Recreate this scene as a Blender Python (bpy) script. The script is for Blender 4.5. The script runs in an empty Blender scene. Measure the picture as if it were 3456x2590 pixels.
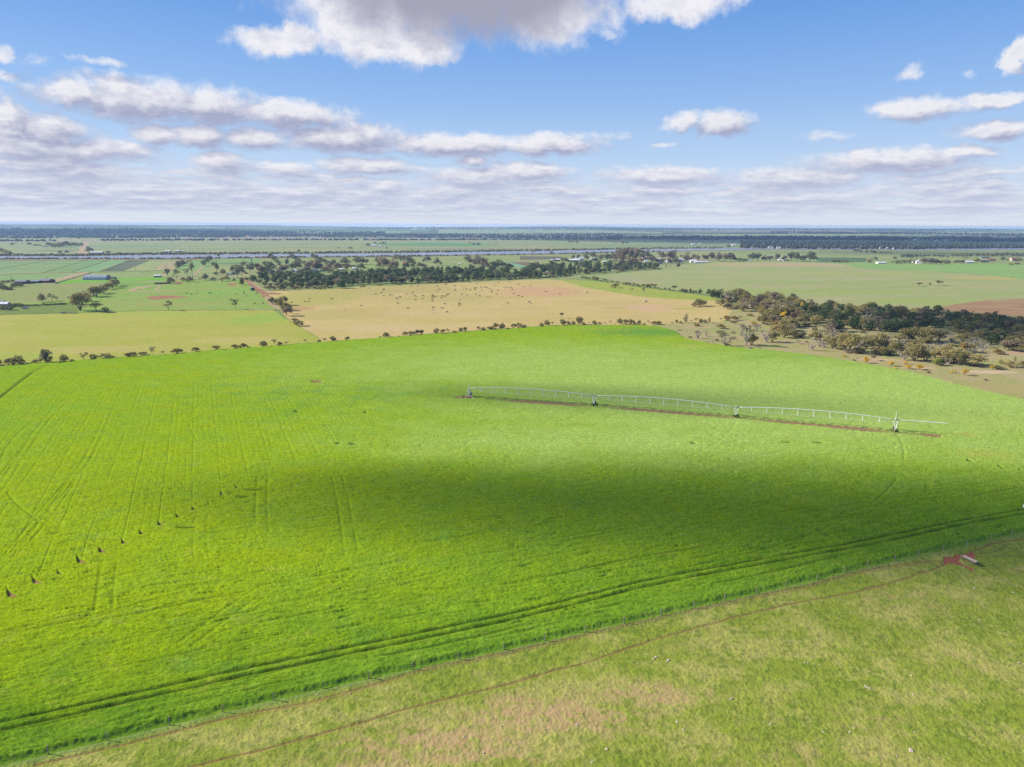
import bpy, bmesh, math, random
import numpy as np
from mathutils import Vector, Matrix

sc = bpy.context.scene
COL = sc.collection
rad = math.radians

# ---------------------------------------------------------------- camera
F = 2378.0            # focal length in photograph pixels (3456 wide)
PW, PH = 3456.0, 2590.0
CAM_H = 75.0
YH = 759.0            # eye-level line at mid width
PITCH = math.atan((PH / 2 - YH) / F)
ROLL = rad(0.257)
fwd = np.array([0, math.cos(PITCH), -math.sin(PITCH)])
r0 = np.array([1.0, 0, 0]); u0 = np.array([0, math.sin(PITCH), math.cos(PITCH)])
rgt = math.cos(ROLL) * r0 + math.sin(ROLL) * u0
upv = -math.sin(ROLL) * r0 + math.cos(ROLL) * u0
CAM = np.array([0, 0, CAM_H])

cd = bpy.data.cameras.new('camera')
cam = bpy.data.objects.new('camera', cd); COL.objects.link(cam)
cd.sensor_fit = 'HORIZONTAL'; cd.sensor_width = 36.0; cd.lens = 36.0 * F / PW
cd.clip_start = 0.5; cd.clip_end = 200000
M = Matrix(((rgt[0], upv[0], -fwd[0], 0), (rgt[1], upv[1], -fwd[1], 0), (rgt[2], upv[2], -fwd[2], CAM_H), (0, 0, 0, 1)))
cam.matrix_world = M
sc.camera = cam

# ---------------------------------------------------------------- exposure, sun
SUN_EL, SUN_AZ = 29.0, -79.0          # azimuth measured from +Y towards +X: the sun stands to the left
sc.view_settings.view_transform = 'Standard'; sc.view_settings.look = 'None'
sc.view_settings.exposure = 1.0; sc.view_settings.gamma = 1.0
sun_dir = Vector((math.sin(rad(SUN_AZ)) * math.cos(rad(SUN_EL)), math.cos(rad(SUN_AZ)) * math.cos(rad(SUN_EL)), math.sin(rad(SUN_EL))))
sd = bpy.data.lights.new('sun', 'SUN'); sd.energy = 4.6; sd.angle = rad(0.53); sd.color = (1.0, 0.93, 0.82)
so = bpy.data.objects.new('sun', sd); COL.objects.link(so)
so.rotation_euler = (-sun_dir).to_track_quat('-Z', 'Y').to_euler(); so.location = (-300, -100, 400)

try:
    sc.cycles.use_denoising = False
    sc.cycles.max_bounces = 6; sc.cycles.diffuse_bounces = 3; sc.cycles.glossy_bounces = 2
    sc.cycles.transparent_max_bounces = 64; sc.cycles.volume_bounces = 1
    sc.cycles.sample_clamp_indirect = 3.0
except Exception:
    pass

HAZE = 6.8e-5     # density of the air box built at the end
CLOUD_SHADOWS = [  # where cloud shadows lie: photograph pixel, half width, half depth, cloud height, density, seed
 (2350, 1700, 1250, 120, 640, 0.0086, 3), (2800, 1830, 1300, 220, 700, 0.0030, 4), (1360, 1715, 660, 110, 640, 0.0062, 8), (3350, 1890, 560, 150, 650, 0.0042, 9), (1900, 1345, 480, 38, 560, 0.0065, 5), (3390, 1120, 260, 52, 560, 0.018, 6),
 (150, 783, 600, 9, 1900, 0.003, 11), (2850, 814, 760, 12, 2700, 0.0035, 12), (3150, 856, 420, 7, 1500, 0.0035, 13)]

# ---------------------------------------------------------------- node helper
class NT:
    def __init__(s, tree): s.t = tree; s.n = tree.nodes; s.l = tree.links
    def new(s, typ, **kw):
        n = s.n.new(typ)
        for k, v in kw.items(): setattr(n, k, v)
        return n
    def put(s, sock, v):
        if isinstance(v, bpy.types.NodeSocket): s.l.new(v, sock)
        elif v is not None: sock.default_value = v
    def math(s, op, a, b=None, c=None, clamp=False):
        n = s.new('ShaderNodeMath', operation=op); n.use_clamp = clamp
        s.put(n.inputs[0], a); s.put(n.inputs[1], b); s.put(n.inputs[2], c)
        return n.outputs[0]
    def vec(s, op, a, b=None, c=None, out=0):
        n = s.new('ShaderNodeVectorMath', operation=op)
        s.put(n.inputs[0], a); s.put(n.inputs[1], b); s.put(n.inputs[2], c)
        return n.outputs[out]
    def mix(s, f, a, b, mode='MIX'):
        n = s.new('ShaderNodeMix', data_type='RGBA', blend_type=mode)
        s.put(n.inputs[0], f); s.put(n.inputs[6], a); s.put(n.inputs[7], b)
        return n.outputs[2]
    def noise(s, v, scale, detail=4, rough=0.55, out=0, dim='3D'):
        n = s.new('ShaderNodeTexNoise', noise_dimensions=dim)
        s.put(n.inputs['Vector'], v); n.inputs['Scale'].default_value = scale
        n.inputs['Detail'].default_value = detail; n.inputs['Roughness'].default_value = rough
        return n.outputs[out]
    def ramp(s, v, a, b, c=0.0, d=1.0, smooth=True):
        n = s.new('ShaderNodeMapRange', interpolation_type='SMOOTHSTEP' if smooth else 'LINEAR')
        s.put(n.inputs[0], v); s.put(n.inputs[1], a); s.put(n.inputs[2], b); s.put(n.inputs[3], c); s.put(n.inputs[4], d)
        return n.outputs[0]
    def comb(s, x, y, z=0.0):
        n = s.new('ShaderNodeCombineXYZ'); s.put(n.inputs[0], x); s.put(n.inputs[1], y); s.put(n.inputs[2], z)
        return n.outputs[0]
    def sep(s, v):
        n = s.new('ShaderNodeSeparateXYZ'); s.put(n.inputs[0], v); return n.outputs

def lin(c):
    return tuple((v / 255 / 12.92) if v / 255 <= 0.04045 else ((v / 255 + 0.055) / 1.055) ** 2.4 for v in c)
K = 1.88     # displayed linear value of a sunlit white flat surface
def alb(c, k=1.0):
    return tuple(min(0.85, v / K * k) for v in lin(c)) + (1.0,)

# ---------------------------------------------------------------- pixel directions
def px_dir(px, py):
    a = (np.asarray(px, float) - PW / 2) / F; b = (PH / 2 - np.asarray(py, float)) / F
    return fwd + a[..., None] * rgt + b[..., None] * upv
def px_azel(px, py):
    d = px_dir(np.array(px), np.array(py)); d = d / np.linalg.norm(d)
    return math.degrees(math.atan2(d[0], d[1])), math.degrees(math.asin(d[2]))

# ---------------------------------------------------------------- world: Nishita sky with clouds
W = bpy.data.worlds.new('World'); sc.world = W; W.use_nodes = True
SKY_STRENGTH = 0.10
CLOUDS = [  # photograph pixels: centre, radii
 (1367,6,392,88),(1300,140,235,54),(1420,182,125,28),(1190,76,125,72),(930,146,140,32),(1010,118,70,36),(1806,40,240,88),(1890,140,56,28),(2030,120,50,16),(2270,14,170,44),
 (470,336,320,56),(977,385,225,38),(250,312,86,36),(700,352,190,44),
 (120,440,205,44),(195,502,350,40),(20,392,50,44),(60,420,90,50),
 (539,455,82,27),(680,463,95,32),(875,470,100,30),(1172,469,235,42),(1523,490,235,34),(1790,495,120,30),
 (742,552,110,32),(961,574,110,24),(1227,564,156,27),(1602,540,55,22),(1602,600,180,34),(1290,633,94,24),(234,580,273,36),(150,545,200,30),
 (156,211,86,19),(344,203,94,13),(10,190,50,18),(40,262,60,16),
 (2314,416,55,30),(2447,420,102,36),(2095,463,72,19),(2228,486,55,10),(3056,244,60,24),(3270,256,47,14),(3440,188,40,40),
 (3103,369,148,29),(3361,338,86,20),(3345,443,140,23),(2830,458,110,15),(3017,542,273,36),(3251,514,117,15),(1884,486,150,32),
 (1775,580,156,26),(2236,598,218,29),(2705,606,234,32),(2212,642,156,18),(3337,614,70,11),(3290,650,156,25),(480,640,200,20),(1000,650,240,20),(2700,668,260,14)]
WISPS = {(156,211),(344,203),(10,190),(40,262),(3056,244),(3270,256),(2228,486),(2830,458),(2030,120),(1890,140),(2095,463)}
def build_world():
    t = NT(W.node_tree); t.n.clear()
    out = t.new('ShaderNodeOutputWorld'); bg = t.new('ShaderNodeBackground')
    sky = t.new('ShaderNodeTexSky', sky_type='NISHITA'); sky.sun_disc = False
    sky.sun_elevation = rad(SUN_EL); sky.sun_rotation = rad(SUN_AZ % 360)
    sky.altitude = 100; sky.air_density = 1.0; sky.dust_density = 0.6; sky.ozone_density = 2.0
    g = t.new('ShaderNodeTexCoord').outputs['Generated']
    d = t.vec('NORMALIZE', g); s = t.sep(d)
    az = t.math('MULTIPLY', t.math('ARCTAN2', s[0], s[1]), 57.29578)
    el = t.math('MULTIPLY', t.math('ARCSINE', s[2]), 57.29578)
    ep = t.math('MAXIMUM', el, 0.0)
    lg = t.math('MULTIPLY', t.math('LOGARITHM', t.math('ADD', ep, 1.6), math.e), 13.0)
    nv = t.comb(az, lg, 3.7)
    # grouped density function of (az, el)
    grp = bpy.data.node_groups.new('cloud_cover', 'ShaderNodeTree')
    for nm, ty, io in (('P', 'NodeSocketVector', 'INPUT'), ('N', 'NodeSocketVector', 'INPUT'), ('D', 'NodeSocketFloat', 'OUTPUT')):
        grp.interface.new_socket(nm, in_out=io, socket_type=ty)
    q = NT(grp); gi = q.new('NodeGroupInput'); go = q.new('NodeGroupOutput')
    P, N = gi.outputs[0], gi.outputs[1]
    px = q.sep(P)
    w1 = q.vec('SUBTRACT', q.noise(N, 0.45, 7, 0.62, out=1), (0.5, 0.5, 0.5))
    amp = q.math('MULTIPLY_ADD', q.math('MAXIMUM', px[1], 0.0), 0.20, 0.6)
    wv = q.vec('MULTIPLY', w1, q.comb(q.math('MULTIPLY', amp, 1.35), q.math('MULTIPLY', amp, 0.7), 0.0))
    PP = q.vec('ADD', P, wv)
    acc = None
    for (cx, cy, rx, ry) in CLOUDS:
        a, e = px_azel(cx, cy); ra = rx / F * 57.3 / (1 + ((cx - 1728) / F) ** 2) * 1.06; re = ry / F * 57.3 * 1.12
        v = q.vec('MULTIPLY_ADD', PP, (1 / ra, 1 / re, 0), (-a / ra, -e / re, 0))
        dd = q.vec('DOT_PRODUCT', v, v, out=1)
        if (cx, cy) in WISPS: dd = q.math('ADD', dd, 0.62)
        if acc is None: acc = dd
        else:
            n = q.new('ShaderNodeMath', operation='SMOOTH_MIN'); q.put(n.inputs[0], acc); q.put(n.inputs[1], dd); n.inputs[2].default_value = 0.2
            acc = n.outputs[0]
    fld = q.math('SUBTRACT', 1.14, q.math('SQRT', acc))                    # 1 in the middle, <0 outside
    fld = q.math('MAXIMUM', fld, -1.2)
    n1 = q.noise(N, 0.42, 10, 0.64)
    # streaky decks towards the horizon
    n2 = q.noise(q.vec('MULTIPLY', N, (0.62, 1.1, 1.0)), 0.42, 9, 0.62)
    low = q.ramp(px[1], 0.3, 7.0, 0.78, -0.75)
    deck = q.math('ADD', q.math('MULTIPLY', q.math('SUBTRACT', n2, 0.5), 3.0), low)
    left = q.ramp(px[0], -40.0, 12.0, 0.34, 0.0)
    leftm = q.math('MULTIPLY', left, q.ramp(px[1], 7.5, 4.0, 0.0, 1.0))
    deck = q.math('ADD', deck, leftm)
    f2 = q.math('MAXIMUM', q.math('ADD', fld, q.math('MULTIPLY', q.math('SUBTRACT', n1, 0.47), 1.5)), deck)
    q.l.new(f2, go.inputs[0])
    def dens(P, N):
        n = t.new('ShaderNodeGroup', node_tree=grp); t.put(n.inputs[0], P); t.put(n.inputs[1], N); return n.outputs[0]
    p0 = t.comb(az, el, 0.0)
    d0 = dens(p0, nv)
    off = t.math('MULTIPLY_ADD', ep, 0.09, 0.16)
    offl = t.math('MULTIPLY', t.math('DIVIDE', off, t.math('ADD', ep, 1.6)), 13.0)
    p1 = t.vec('ADD', p0, t.comb(t.math('MULTIPLY', off, -0.9), off, 0.0))
    nv1 = t.vec('ADD', nv, t.comb(t.math('MULTIPLY', off, -0.9), offl, 0.0))
    d1 = dens(p1, nv1)
    alpha = t.math('MULTIPLY', t.ramp(d0, -0.10, 0.70), 0.96)
    alpha = t.math('MULTIPLY', alpha, t.ramp(el, 0.0, 1.4, 0.25, 1.0))
    lit = t.ramp(t.math('SUBTRACT', d0, d1), -0.32, 0.74, smooth=False)
    n3 = t.noise(t.vec('MULTIPLY', nv, (1.0, 1.6, 1.0)), 0.75, 9, 0.66)
    lit = t.math('ADD', lit, t.math('MULTIPLY', t.math('SUBTRACT', n3, 0.5), 1.15), clamp=True)
    thick = t.ramp(d0, 0.35, 1.2, 0.0, 1.0)
    lit = t.math('SUBTRACT', lit, t.math('MULTIPLY', thick, 0.14), clamp=True)
    lit = t.math('MAXIMUM', lit, t.math('MULTIPLY', t.ramp(el, 8.5, 11.5), t.ramp(n3, .3, .6, .55, 1.0)))
    # base of the near cloud overhead: seen from below
    a, e = px_azel(1580, -70)
    wv2 = t.vec('MULTIPLY', t.vec('SUBTRACT', t.noise(nv, 0.3, 5, 0.6, out=1), (0.5, 0.5, 0.5)), (7.0, 3.0, 0.0))
    v = t.vec('MULTIPLY_ADD', t.vec('ADD', p0, wv2), (1 / 12.0, 1 / 5.2, 0), (-a / 12.0, -e / 5.2, 0))
    under = t.ramp(t.math('SQRT', t.vec('DOT_PRODUCT', v, v, out=1)), 1.05, 0.5)
    lit = t.math('MULTIPLY', lit, t.math('SUBTRACT', 1.0, t.math('MULTIPLY', under, 0.8)))
    S = 1.0 / SKY_STRENGTH / 2.0 ** sc.view_settings.exposure
    def cc(c): return tuple(v * S for v in lin(c)) + (1,)
    dk = t.mix(t.ramp(el, 0.5, 6.0), cc((196, 203, 227)), cc((168, 172, 200)))
    ccol = t.mix(lit, dk, t.mix(t.ramp(el, 0.5, 5.0), cc((230, 234, 244)), cc((244, 243, 247))))
    ccol = t.mix(t.math('MULTIPLY', under, 0.8), ccol, cc((163, 161, 178)))
    # clear sky: the Nishita sky overhead, graded to the photograph's blues in the low band above the land
    rmp = t.new('ShaderNodeValToRGB'); cr = rmp.color_ramp; t.put(rmp.inputs[0], t.math('DIVIDE', el, 20.0))
    stops = [(0.0, (226, 233, 244)), (0.12, (205, 220, 242)), (0.25, (180, 207, 241)), (0.45, (146, 186, 237)), (0.65, (118, 167, 231)), (0.82, (96, 150, 223)), (1.0, (84, 140, 217))]
    cr.elements[0].position = 0; cr.elements[0].color = cc(stops[0][1]); cr.elements[1].position = 1; cr.elements[1].color = cc(stops[-1][1])
    for pos, c in stops[1:-1]: q_ = cr.elements.new(pos); q_.color = cc(c)
    w = t.math('MULTIPLY', t.ramp(el, 45.0, 18.0), 0.92)
    skyc = t.mix(w, sky.outputs[0], rmp.outputs[0])
    col = t.mix(alpha, skyc, ccol)
    t.put(bg.inputs[0], col); bg.inputs[1].default_value = SKY_STRENGTH
    t.l.new(bg.outputs[0], out.inputs[0])
build_world()

# ---------------------------------------------------------------- noise in numpy
def _h(ix, iy, seed):
    n = (ix.astype(np.int64) * 374761393 + iy.astype(np.int64) * 668265263 + seed * 1274126177) & 0xffffffff
    n = ((n ^ (n >> 13)) * 1274126177) & 0xffffffff
    n = ((n ^ (n >> 16)) * 2246822519) & 0xffffffff
    return ((n ^ (n >> 15)) & 0xffff).astype(np.float32) * (2 * math.pi / 65536)
def perlin(x, y, seed=0):
    x = np.asarray(x, np.float64); y = np.asarray(y, np.float64)
    ix = np.floor(x); iy = np.floor(y); fx = (x - ix).astype(np.float32); fy = (y - iy).astype(np.float32)
    u = fx * fx * fx * (fx * (fx * 6 - 15) + 10); v = fy * fy * fy * (fy * (fy * 6 - 15) + 10)
    def g(a, b):
        t = _h(ix + a, iy + b, seed); return np.cos(t) * (fx - a) + np.sin(t) * (fy - b)
    a = g(0, 0); b = g(1, 0); c = g(0, 1); d = g(1, 1)
    return (a + (b - a) * u + (c - a) * v + (a - b - c + d) * u * v) * 1.5
def fbm(x, y, seed=0, oct=4, gain=0.5):
    r = 0; a = 1.0
    for i in range(oct):
        r = r + a * perlin(x * 2 ** i, y * 2 ** i, seed + i * 17); a *= gain
    return r
def sstep(a, b, x):
    t = np.clip((x - a) / (b - a), 0, 1); return t * t * (3 - 2 * t)

# ---------------------------------------------------------------- terrain: a flat plain that rises into low hills far away
def terrain(x, y):
    x = np.asarray(x, float); y = np.asarray(y, float)
    t = sstep(3600, 10500, y)
    h = 33 + 20 * fbm(x / 3300 + 3.1, y / 4200, 5, 3) + 4 * fbm(x / 700, y / 900, 9, 2)
    return t * np.clip(h, 4, 62)

def gp(px, py, off=0.0):
    """ground point(s) under photograph pixel(s)"""
    px = np.asarray(px, float); py = np.asarray(py, float)
    d = px_dir(px, py); shp = d.shape[:-1]; d = d.reshape(-1, 3)
    with np.errstate(divide='ignore'):
        s = np.where(d[:, 2] < -1e-6, -CAM_H / d[:, 2], 1e9)
    P = CAM + d * s[:, None]
    for i in np.nonzero((P[:, 1] > 3500) | (s > 1e8))[0]:
        sy = np.arange(3400, 30000, 20.0) / d[i, 1]
        q = CAM + d[i] * sy[:, None]
        below = np.nonzero(q[:, 2] < terrain(q[:, 0], q[:, 1]))[0]
        k = below[0] if len(below) else len(sy) - 1
        P[i] = q[k]; P[i, 2] = terrain(q[k, 0], q[k, 1])
    P[:, 2] += off
    return P.reshape(shp + (3,))
def depth(P): return float(np.dot(np.asarray(P) - CAM, fwd))
def mpp(P): return depth(P) / F            # metres per photograph pixel there

# ---------------------------------------------------------------- mesh helpers
def mesh_np(name, v, faces):
    """faces: (n,3) or (n,4) int array"""
    me = bpy.data.meshes.new(name); v = np.asarray(v, np.float32); f = np.asarray(faces, np.int32)
    me.vertices.add(len(v)); me.vertices.foreach_set('co', v.ravel())
    n, k = f.shape
    me.loops.add(n * k); me.loops.foreach_set('vertex_index', f.ravel())
    me.polygons.add(n); me.polygons.foreach_set('loop_start', np.arange(0, n * k, k, dtype=np.int32))
    me.update(calc_edges=True); me.validate()
    return me
def attr(me, name, vals):
    a = me.attributes.new(name, 'FLOAT', 'POINT'); a.data.foreach_set('value', np.asarray(vals, np.float32))
def smooth(me):
    me.polygons.foreach_set('use_smooth', np.ones(len(me.polygons), bool))
def link(name, me, mat=None, parent=None):
    o = bpy.data.objects.new(name, me); COL.objects.link(o)
    if mat is not None:
        if not me.materials: me.materials.append(mat)
    if parent is not None: o.parent = parent
    return o
def struct(o, label=None):
    o['kind'] = 'structure'
    if label: o['label'] = label
    return o
def tag(o, label, cat, group=None, kind=None):
    o['label'] = label; o['category'] = cat
    if group: o['group'] = group
    if kind: o['kind'] = kind
    return o
def empty(name, loc, rz=0.0, scale=None):
    o = bpy.data.objects.new(name, None); COL.objects.link(o); o.location = loc; o.rotation_euler = (0, 0, rz)
    if scale is not None: o.scale = scale
    o.empty_display_size = 0.1
    return o

class MB:
    """collects solid shapes, builds one mesh"""
    def __init__(s): s.v = []; s.f = []
    def add(s, v, f):
        o = len(s.v); s.v += [tuple(p) for p in v]; s.f += [tuple(i + o for i in q) for q in f]
    def box(s, c, d, rz=0.0):
        cx, cy, cz = c; a, b, h = d[0] / 2, d[1] / 2, d[2] / 2; co, si = math.cos(rz), math.sin(rz)
        v = [(cx + x * co - y * si, cy + x * si + y * co, cz + z) for z in (-h, h) for x, y in ((-a, -b), (a, -b), (a, b), (-a, b))]
        s.add(v, [(3, 2, 1, 0), (4, 5, 6, 7), (0, 1, 5, 4), (1, 2, 6, 5), (2, 3, 7, 6), (3, 0, 4, 7)])
    def tube(s, pts, r, n=6, cap=True):
        pts = [Vector(p) for p in pts]; rs = r if isinstance(r, (list, tuple)) else [r] * len(pts)
        v = []; f = []
        for i, p in enumerate(pts):
            t = (pts[min(i + 1, len(pts) - 1)] - pts[max(i - 1, 0)]).normalized()
            a = t.orthogonal().normalized() if abs(t.z) > 0.9 else t.cross(Vector((0, 0, 1))).normalized(); b = t.cross(a)
            for k in range(n):
                w = 2 * math.pi * k / n; v.append(p + (a * math.cos(w) + b * math.sin(w)) * rs[i])
        for i in range(len(pts) - 1):
            for k in range(n):
                k2 = (k + 1) % n; f.append((i * n + k, i * n + k2, (i + 1) * n + k2, (i + 1) * n + k))
        if cap:
            f.append(tuple(range(n - 1, -1, -1))); m = (len(pts) - 1) * n; f.append(tuple(range(m, m + n)))
        s.add(v, f)
    def mesh(s, name):
        me = bpy.data.meshes.new(name); me.from_pydata(s.v, [], s.f); me.update(); return me
    def build(s, name, mat, parent=None, smooth_=False):
        me = s.mesh(name)
        if smooth_: smooth(me)
        return link(name, me, mat, parent)

# ---------------------------------------------------------------- materials
def new_mat(name):
    m = bpy.data.materials.new(name); m.use_nodes = True; t = NT(m.node_tree); t.n.clear()
    out = t.new('ShaderNodeOutputMaterial'); return m, t, out
def bsdf(t, out, color, rough=0.9, spec=0.25, normal=None, metal=0.0):
    b = t.new('ShaderNodeBsdfPrincipled'); t.put(b.inputs['Base Color'], color); t.put(b.inputs['Roughness'], rough)
    b.inputs['Specular IOR Level'].default_value = spec; t.put(b.inputs['Metallic'], metal)
    if normal is not None: t.l.new(normal, b.inputs['Normal'])
    t.l.new(b.outputs[0], out.inputs[0]); return b
def plain(name, c, rough=0.7, spec=0.3, metal=0.0, vary=0.12, scale=3.0, k=1.0, raw=None):
    m, t, out = new_mat(name); co = t.new('ShaderNodeTexCoord').outputs['Object']
    base = raw + (1,) if raw else alb(c, k)
    n = t.noise(co, scale, 3); f = t.ramp(n, 0.3, 0.7, 1 - vary, 1 + vary, smooth=False)
    col = t.mix(1.0, base, t.comb(f, f, f), 'MULTIPLY')
    bsdf(t, out, col, rough, spec, metal=metal); return m
def bump(t, h, strength, dist):
    b = t.new('ShaderNodeBump'); b.inputs['Strength'].default_value = strength; b.inputs['Distance'].default_value = dist
    t.put(b.inputs['Height'], h); return b.outputs[0]

def field_mat(name, c1, c2, c3=None, L=60.0, stretch=(1, 1), fine=0.8, grain=0.16, blobs=(), fbump=0.5, tuft=0.0):
    """pasture or soil: patches of three colours at a scale of L metres, fine grain, and soft irregular patches (blobs)
    given in photograph pixels: (px, py, half width in px, half depth in px, colour, strength)"""
    m, t, out = new_mat(name); co = t.new('ShaderNodeTexCoord').outputs['Object']
    cs = t.vec('MULTIPLY', co, (1 / stretch[0], 1 / stretch[1], 1))
    n1 = t.noise(cs, 1 / L, 5, 0.6); n2 = t.noise(t.vec('ADD', cs, (911.0, 37.0, 5.0)), 2.6 / L, 5, 0.65)
    kk = 1.1
    col = t.mix(t.ramp(n1, 0.38, 0.62), alb(c1, kk), alb(c2, kk))
    if c3: col = t.mix(t.ramp(n2, 0.50, 0.72), col, alb(c3, kk))
    for (bx, by, hw, hd, bc, st) in blobs:
        P = gp(bx, by); X = abs(gp(bx + hw, by)[0] - P[0]); Yf = abs(gp(bx, by - hd)[1] - gp(bx, by + hd)[1]) / 2
        v = t.vec('MULTIPLY_ADD', co, (1 / X, 1 / Yf, 0), (-P[0] / X, -P[1] / Yf, 0))
        wob = t.vec('SUBTRACT', t.noise(co, 3.0 / max(8, min(X, Yf)), 5, 0.62, out=1), (0.5, 0.5, 0.5))
        v = t.vec('MULTIPLY_ADD', wob, (1.5, 1.5, 0), v)
        r = t.vec('LENGTH', v, out=1)
        col = t.mix(t.math('MULTIPLY', t.ramp(r, 1.1, 0.45), st), col, alb(bc, 1.1))
    nf = t.noise(co, 1 / fine, 4, 0.7)
    f = t.ramp(nf, 0.25, 0.75, 1 - grain, 1 + grain, smooth=False)
    col = t.mix(1.0, col, t.comb(f, f, f), 'MULTIPLY')
    if tuft > 0:
        nt = t.noise(t.vec('ADD', co, (31.0, 7.0, 0.0)), 1 / (fine * 4.5), 3, 0.6)
        g = t.ramp(nt, 0.56, 0.70, 0.0, tuft)
        col = t.mix(g, col, t.mix(1.0, col, (0.45, 0.5, 0.4, 1), 'MULTIPLY'))
    bsdf(t, out, col, 1.0, 0.05, bump(t, nf, fbump, fine * 0.35)); return m

# ---------------------------------------------------------------- flat sheets
def dens_poly(poly, step=40):
    out = []
    for (a, b) in zip(poly, poly[1:] + poly[:1]):
        n = max(1, int(math.hypot(b[0] - a[0], b[1] - a[1]) / step))
        for i in range(n): out.append((a[0] + (b[0] - a[0]) * i / n, a[1] + (b[1] - a[1]) * i / n))
    return out
LAYER = [0]
def sheet(name, poly, mat, label=None, wob=1.2, step=25, lift=None, near=True):
    """a field: an outline on the plain, its edge slightly irregular"""
    LAYER[0] += 1
    rnd = random.Random(LAYER[0])
    pts = dens_poly(poly, step)
    q = [(x + rnd.uniform(-wob, wob), y + rnd.uniform(-wob, wob) * 0.35) for x, y in pts]
    P = gp([a for a, _ in q], [b for _, b in q])
    z = 0.004 * LAYER[0] if lift is None else lift
    bm = bmesh.new(); vs = [bm.verts.new((p[0], p[1], p[2] + z)) for p in P]
    f = bm.faces.new(vs); f.normal_update()
    if f.normal.z < 0: f.normal_flip()
    bmesh.ops.triangulate(bm, faces=bm.faces[:])
    me = bpy.data.meshes.new(name); bm.to_mesh(me); bm.free()
    return struct(link(name, me, mat), label)
def strip(name, top, bot, mat, label=None, lift=0.3, wob=0.5, step=18):
    """a band of far land between an upper and a lower line of photograph pixels, following the terrain"""
    LAYER[0] += 1; rnd = random.Random(LAYER[0] * 7)
    xs = np.arange(min(top[0][0], bot[0][0]), max(top[-1][0], bot[-1][0]) + 1, step)
    ty = np.interp(xs, [p[0] for p in top], [p[1] for p in top]); by = np.interp(xs, [p[0] for p in bot], [p[1] for p in bot])
    ty = ty + np.array([rnd.uniform(-wob, wob) for _ in xs]); by = np.maximum(by + np.array([rnd.uniform(-wob, wob) for _ in xs]), ty + 0.15)
    R = 5; rows = [gp(xs, ty + (by - ty) * k / (R - 1), lift + 0.012 * LAYER[0]) for k in range(R)]
    v = np.concatenate(rows); n = len(xs); f = []
    for k in range(R - 1):
        for i in range(n - 1): f.append((k * n + i, (k + 1) * n + i, (k + 1) * n + i + 1, k * n + i + 1))
    return struct(link(name, mesh_np(name, v, f), mat), label)
def ribbon(name, line, width, mat, label=None, wob=0.15, lift=None, taper=False):
    """a track: a line of photograph pixels with a width in metres"""
    LAYER[0] += 1; rnd = random.Random(LAYER[0] * 3)
    P = gp([a for a, _ in line], [b for _, b in line]); seg = np.r_[0, np.cumsum(np.linalg.norm(np.diff(P, axis=0), axis=1))]
    n = max(4, int(min(600, seg[-1] / max(width * 1.2, 0.8)))); s = np.linspace(0, seg[-1], n)
    X = np.interp(s, seg, P[:, 0]); Y = np.interp(s, seg, P[:, 1])
    ph = rnd.uniform(0, 99)
    w = perlin(s / (width * 6), s * 0 + ph, 3) * wob * width * 2
    tx = np.gradient(X); ty = np.gradient(Y); L = np.hypot(tx, ty) + 1e-9; nx, ny = -ty / L, tx / L
    X = X + nx * w; Y = Y + ny * w
    hw = width / 2 * (0.85 + 0.3 * perlin(s / (width * 2.5), s * 0 + ph + 7, 4))
    if taper: hw = hw * np.clip(np.minimum(s, seg[-1] - s) / (width * 4), 0.12, 1)
    z = 0.004 * LAYER[0] if lift is None else lift
    v = np.concatenate([np.c_[X + nx * hw, Y + ny * hw, terrain(X, Y) + z], np.c_[X - nx * hw, Y - ny * hw, terrain(X, Y) + z]])
    f = [(i, i + n, i + n + 1, i + 1) for i in range(n - 1)]
    me = mesh_np(name, v, f)
    if me.polygons[0].normal.z < 0: me.flip_normals()
    return struct(link(name, me, mat), label)

# ---------------------------------------------------------------- ground
def build_ground():
    ys = np.r_[-500, -100, 60, 200, 500, 1000, 1700, 2500, 3400, np.linspace(3600, 11000, 75), np.linspace(11300, 14000, 14)]
    rt = np.linspace(-1.25, 1.25, 141)
    v = np.array([(r * (y + 900), y, 0) for y in ys for r in rt]); v[:, 2] = terrain(v[:, 0], v[:, 1])
    n = len(rt); f = [(j * n + i, j * n + i + 1, (j + 1) * n + i + 1, (j + 1) * n + i) for j in range(len(ys) - 1) for i in range(n - 1)]
    me = mesh_np('ground', v, f); smooth(me)
    m, t, out = new_mat('ground')
    co = t.new('ShaderNodeTexCoord').outputs['Object']; y = t.sep(co)[1]
    # near plain: pasture; far land: long paddocks and bush in a patchwork
    n1 = t.noise(co, 1 / 130.0, 5, 0.6); near = t.mix(t.ramp(n1, 0.38, 0.62), alb((142, 166, 92)), alb((172, 170, 108)))
    cs = t.vec('MULTIPLY', co, (1 / 900.0, 1 / 420.0, 1))
    n2 = t.noise(cs, 1.0, 6, 0.62); n3 = t.noise(t.vec('ADD', cs, (7.7, 3.3, 0)), 0.8, 5, 0.6)
    far = t.mix(t.ramp(n3, 0.42, 0.58), alb((128, 156, 100)), alb((168, 164, 122)))
    far = t.mix(t.ramp(n2, 0.46, 0.54), far, alb((62, 76, 62)))
    col = t.mix(t.ramp(y, 3300.0, 4200.0), near, far)
    nf = t.noise(co, 0.6, 4, 0.7); g = t.ramp(nf, 0.25, 0.75, 0.85, 1.15, smooth=False)
    col = t.mix(1.0, col, t.comb(g, g, g), 'MULTIPLY')
    bsdf(t, out, col, 1.0, 0.05)
    struct(link('ground', me, m), 'wide green and tan plain reaching to low hills on the horizon')
build_ground()

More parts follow.
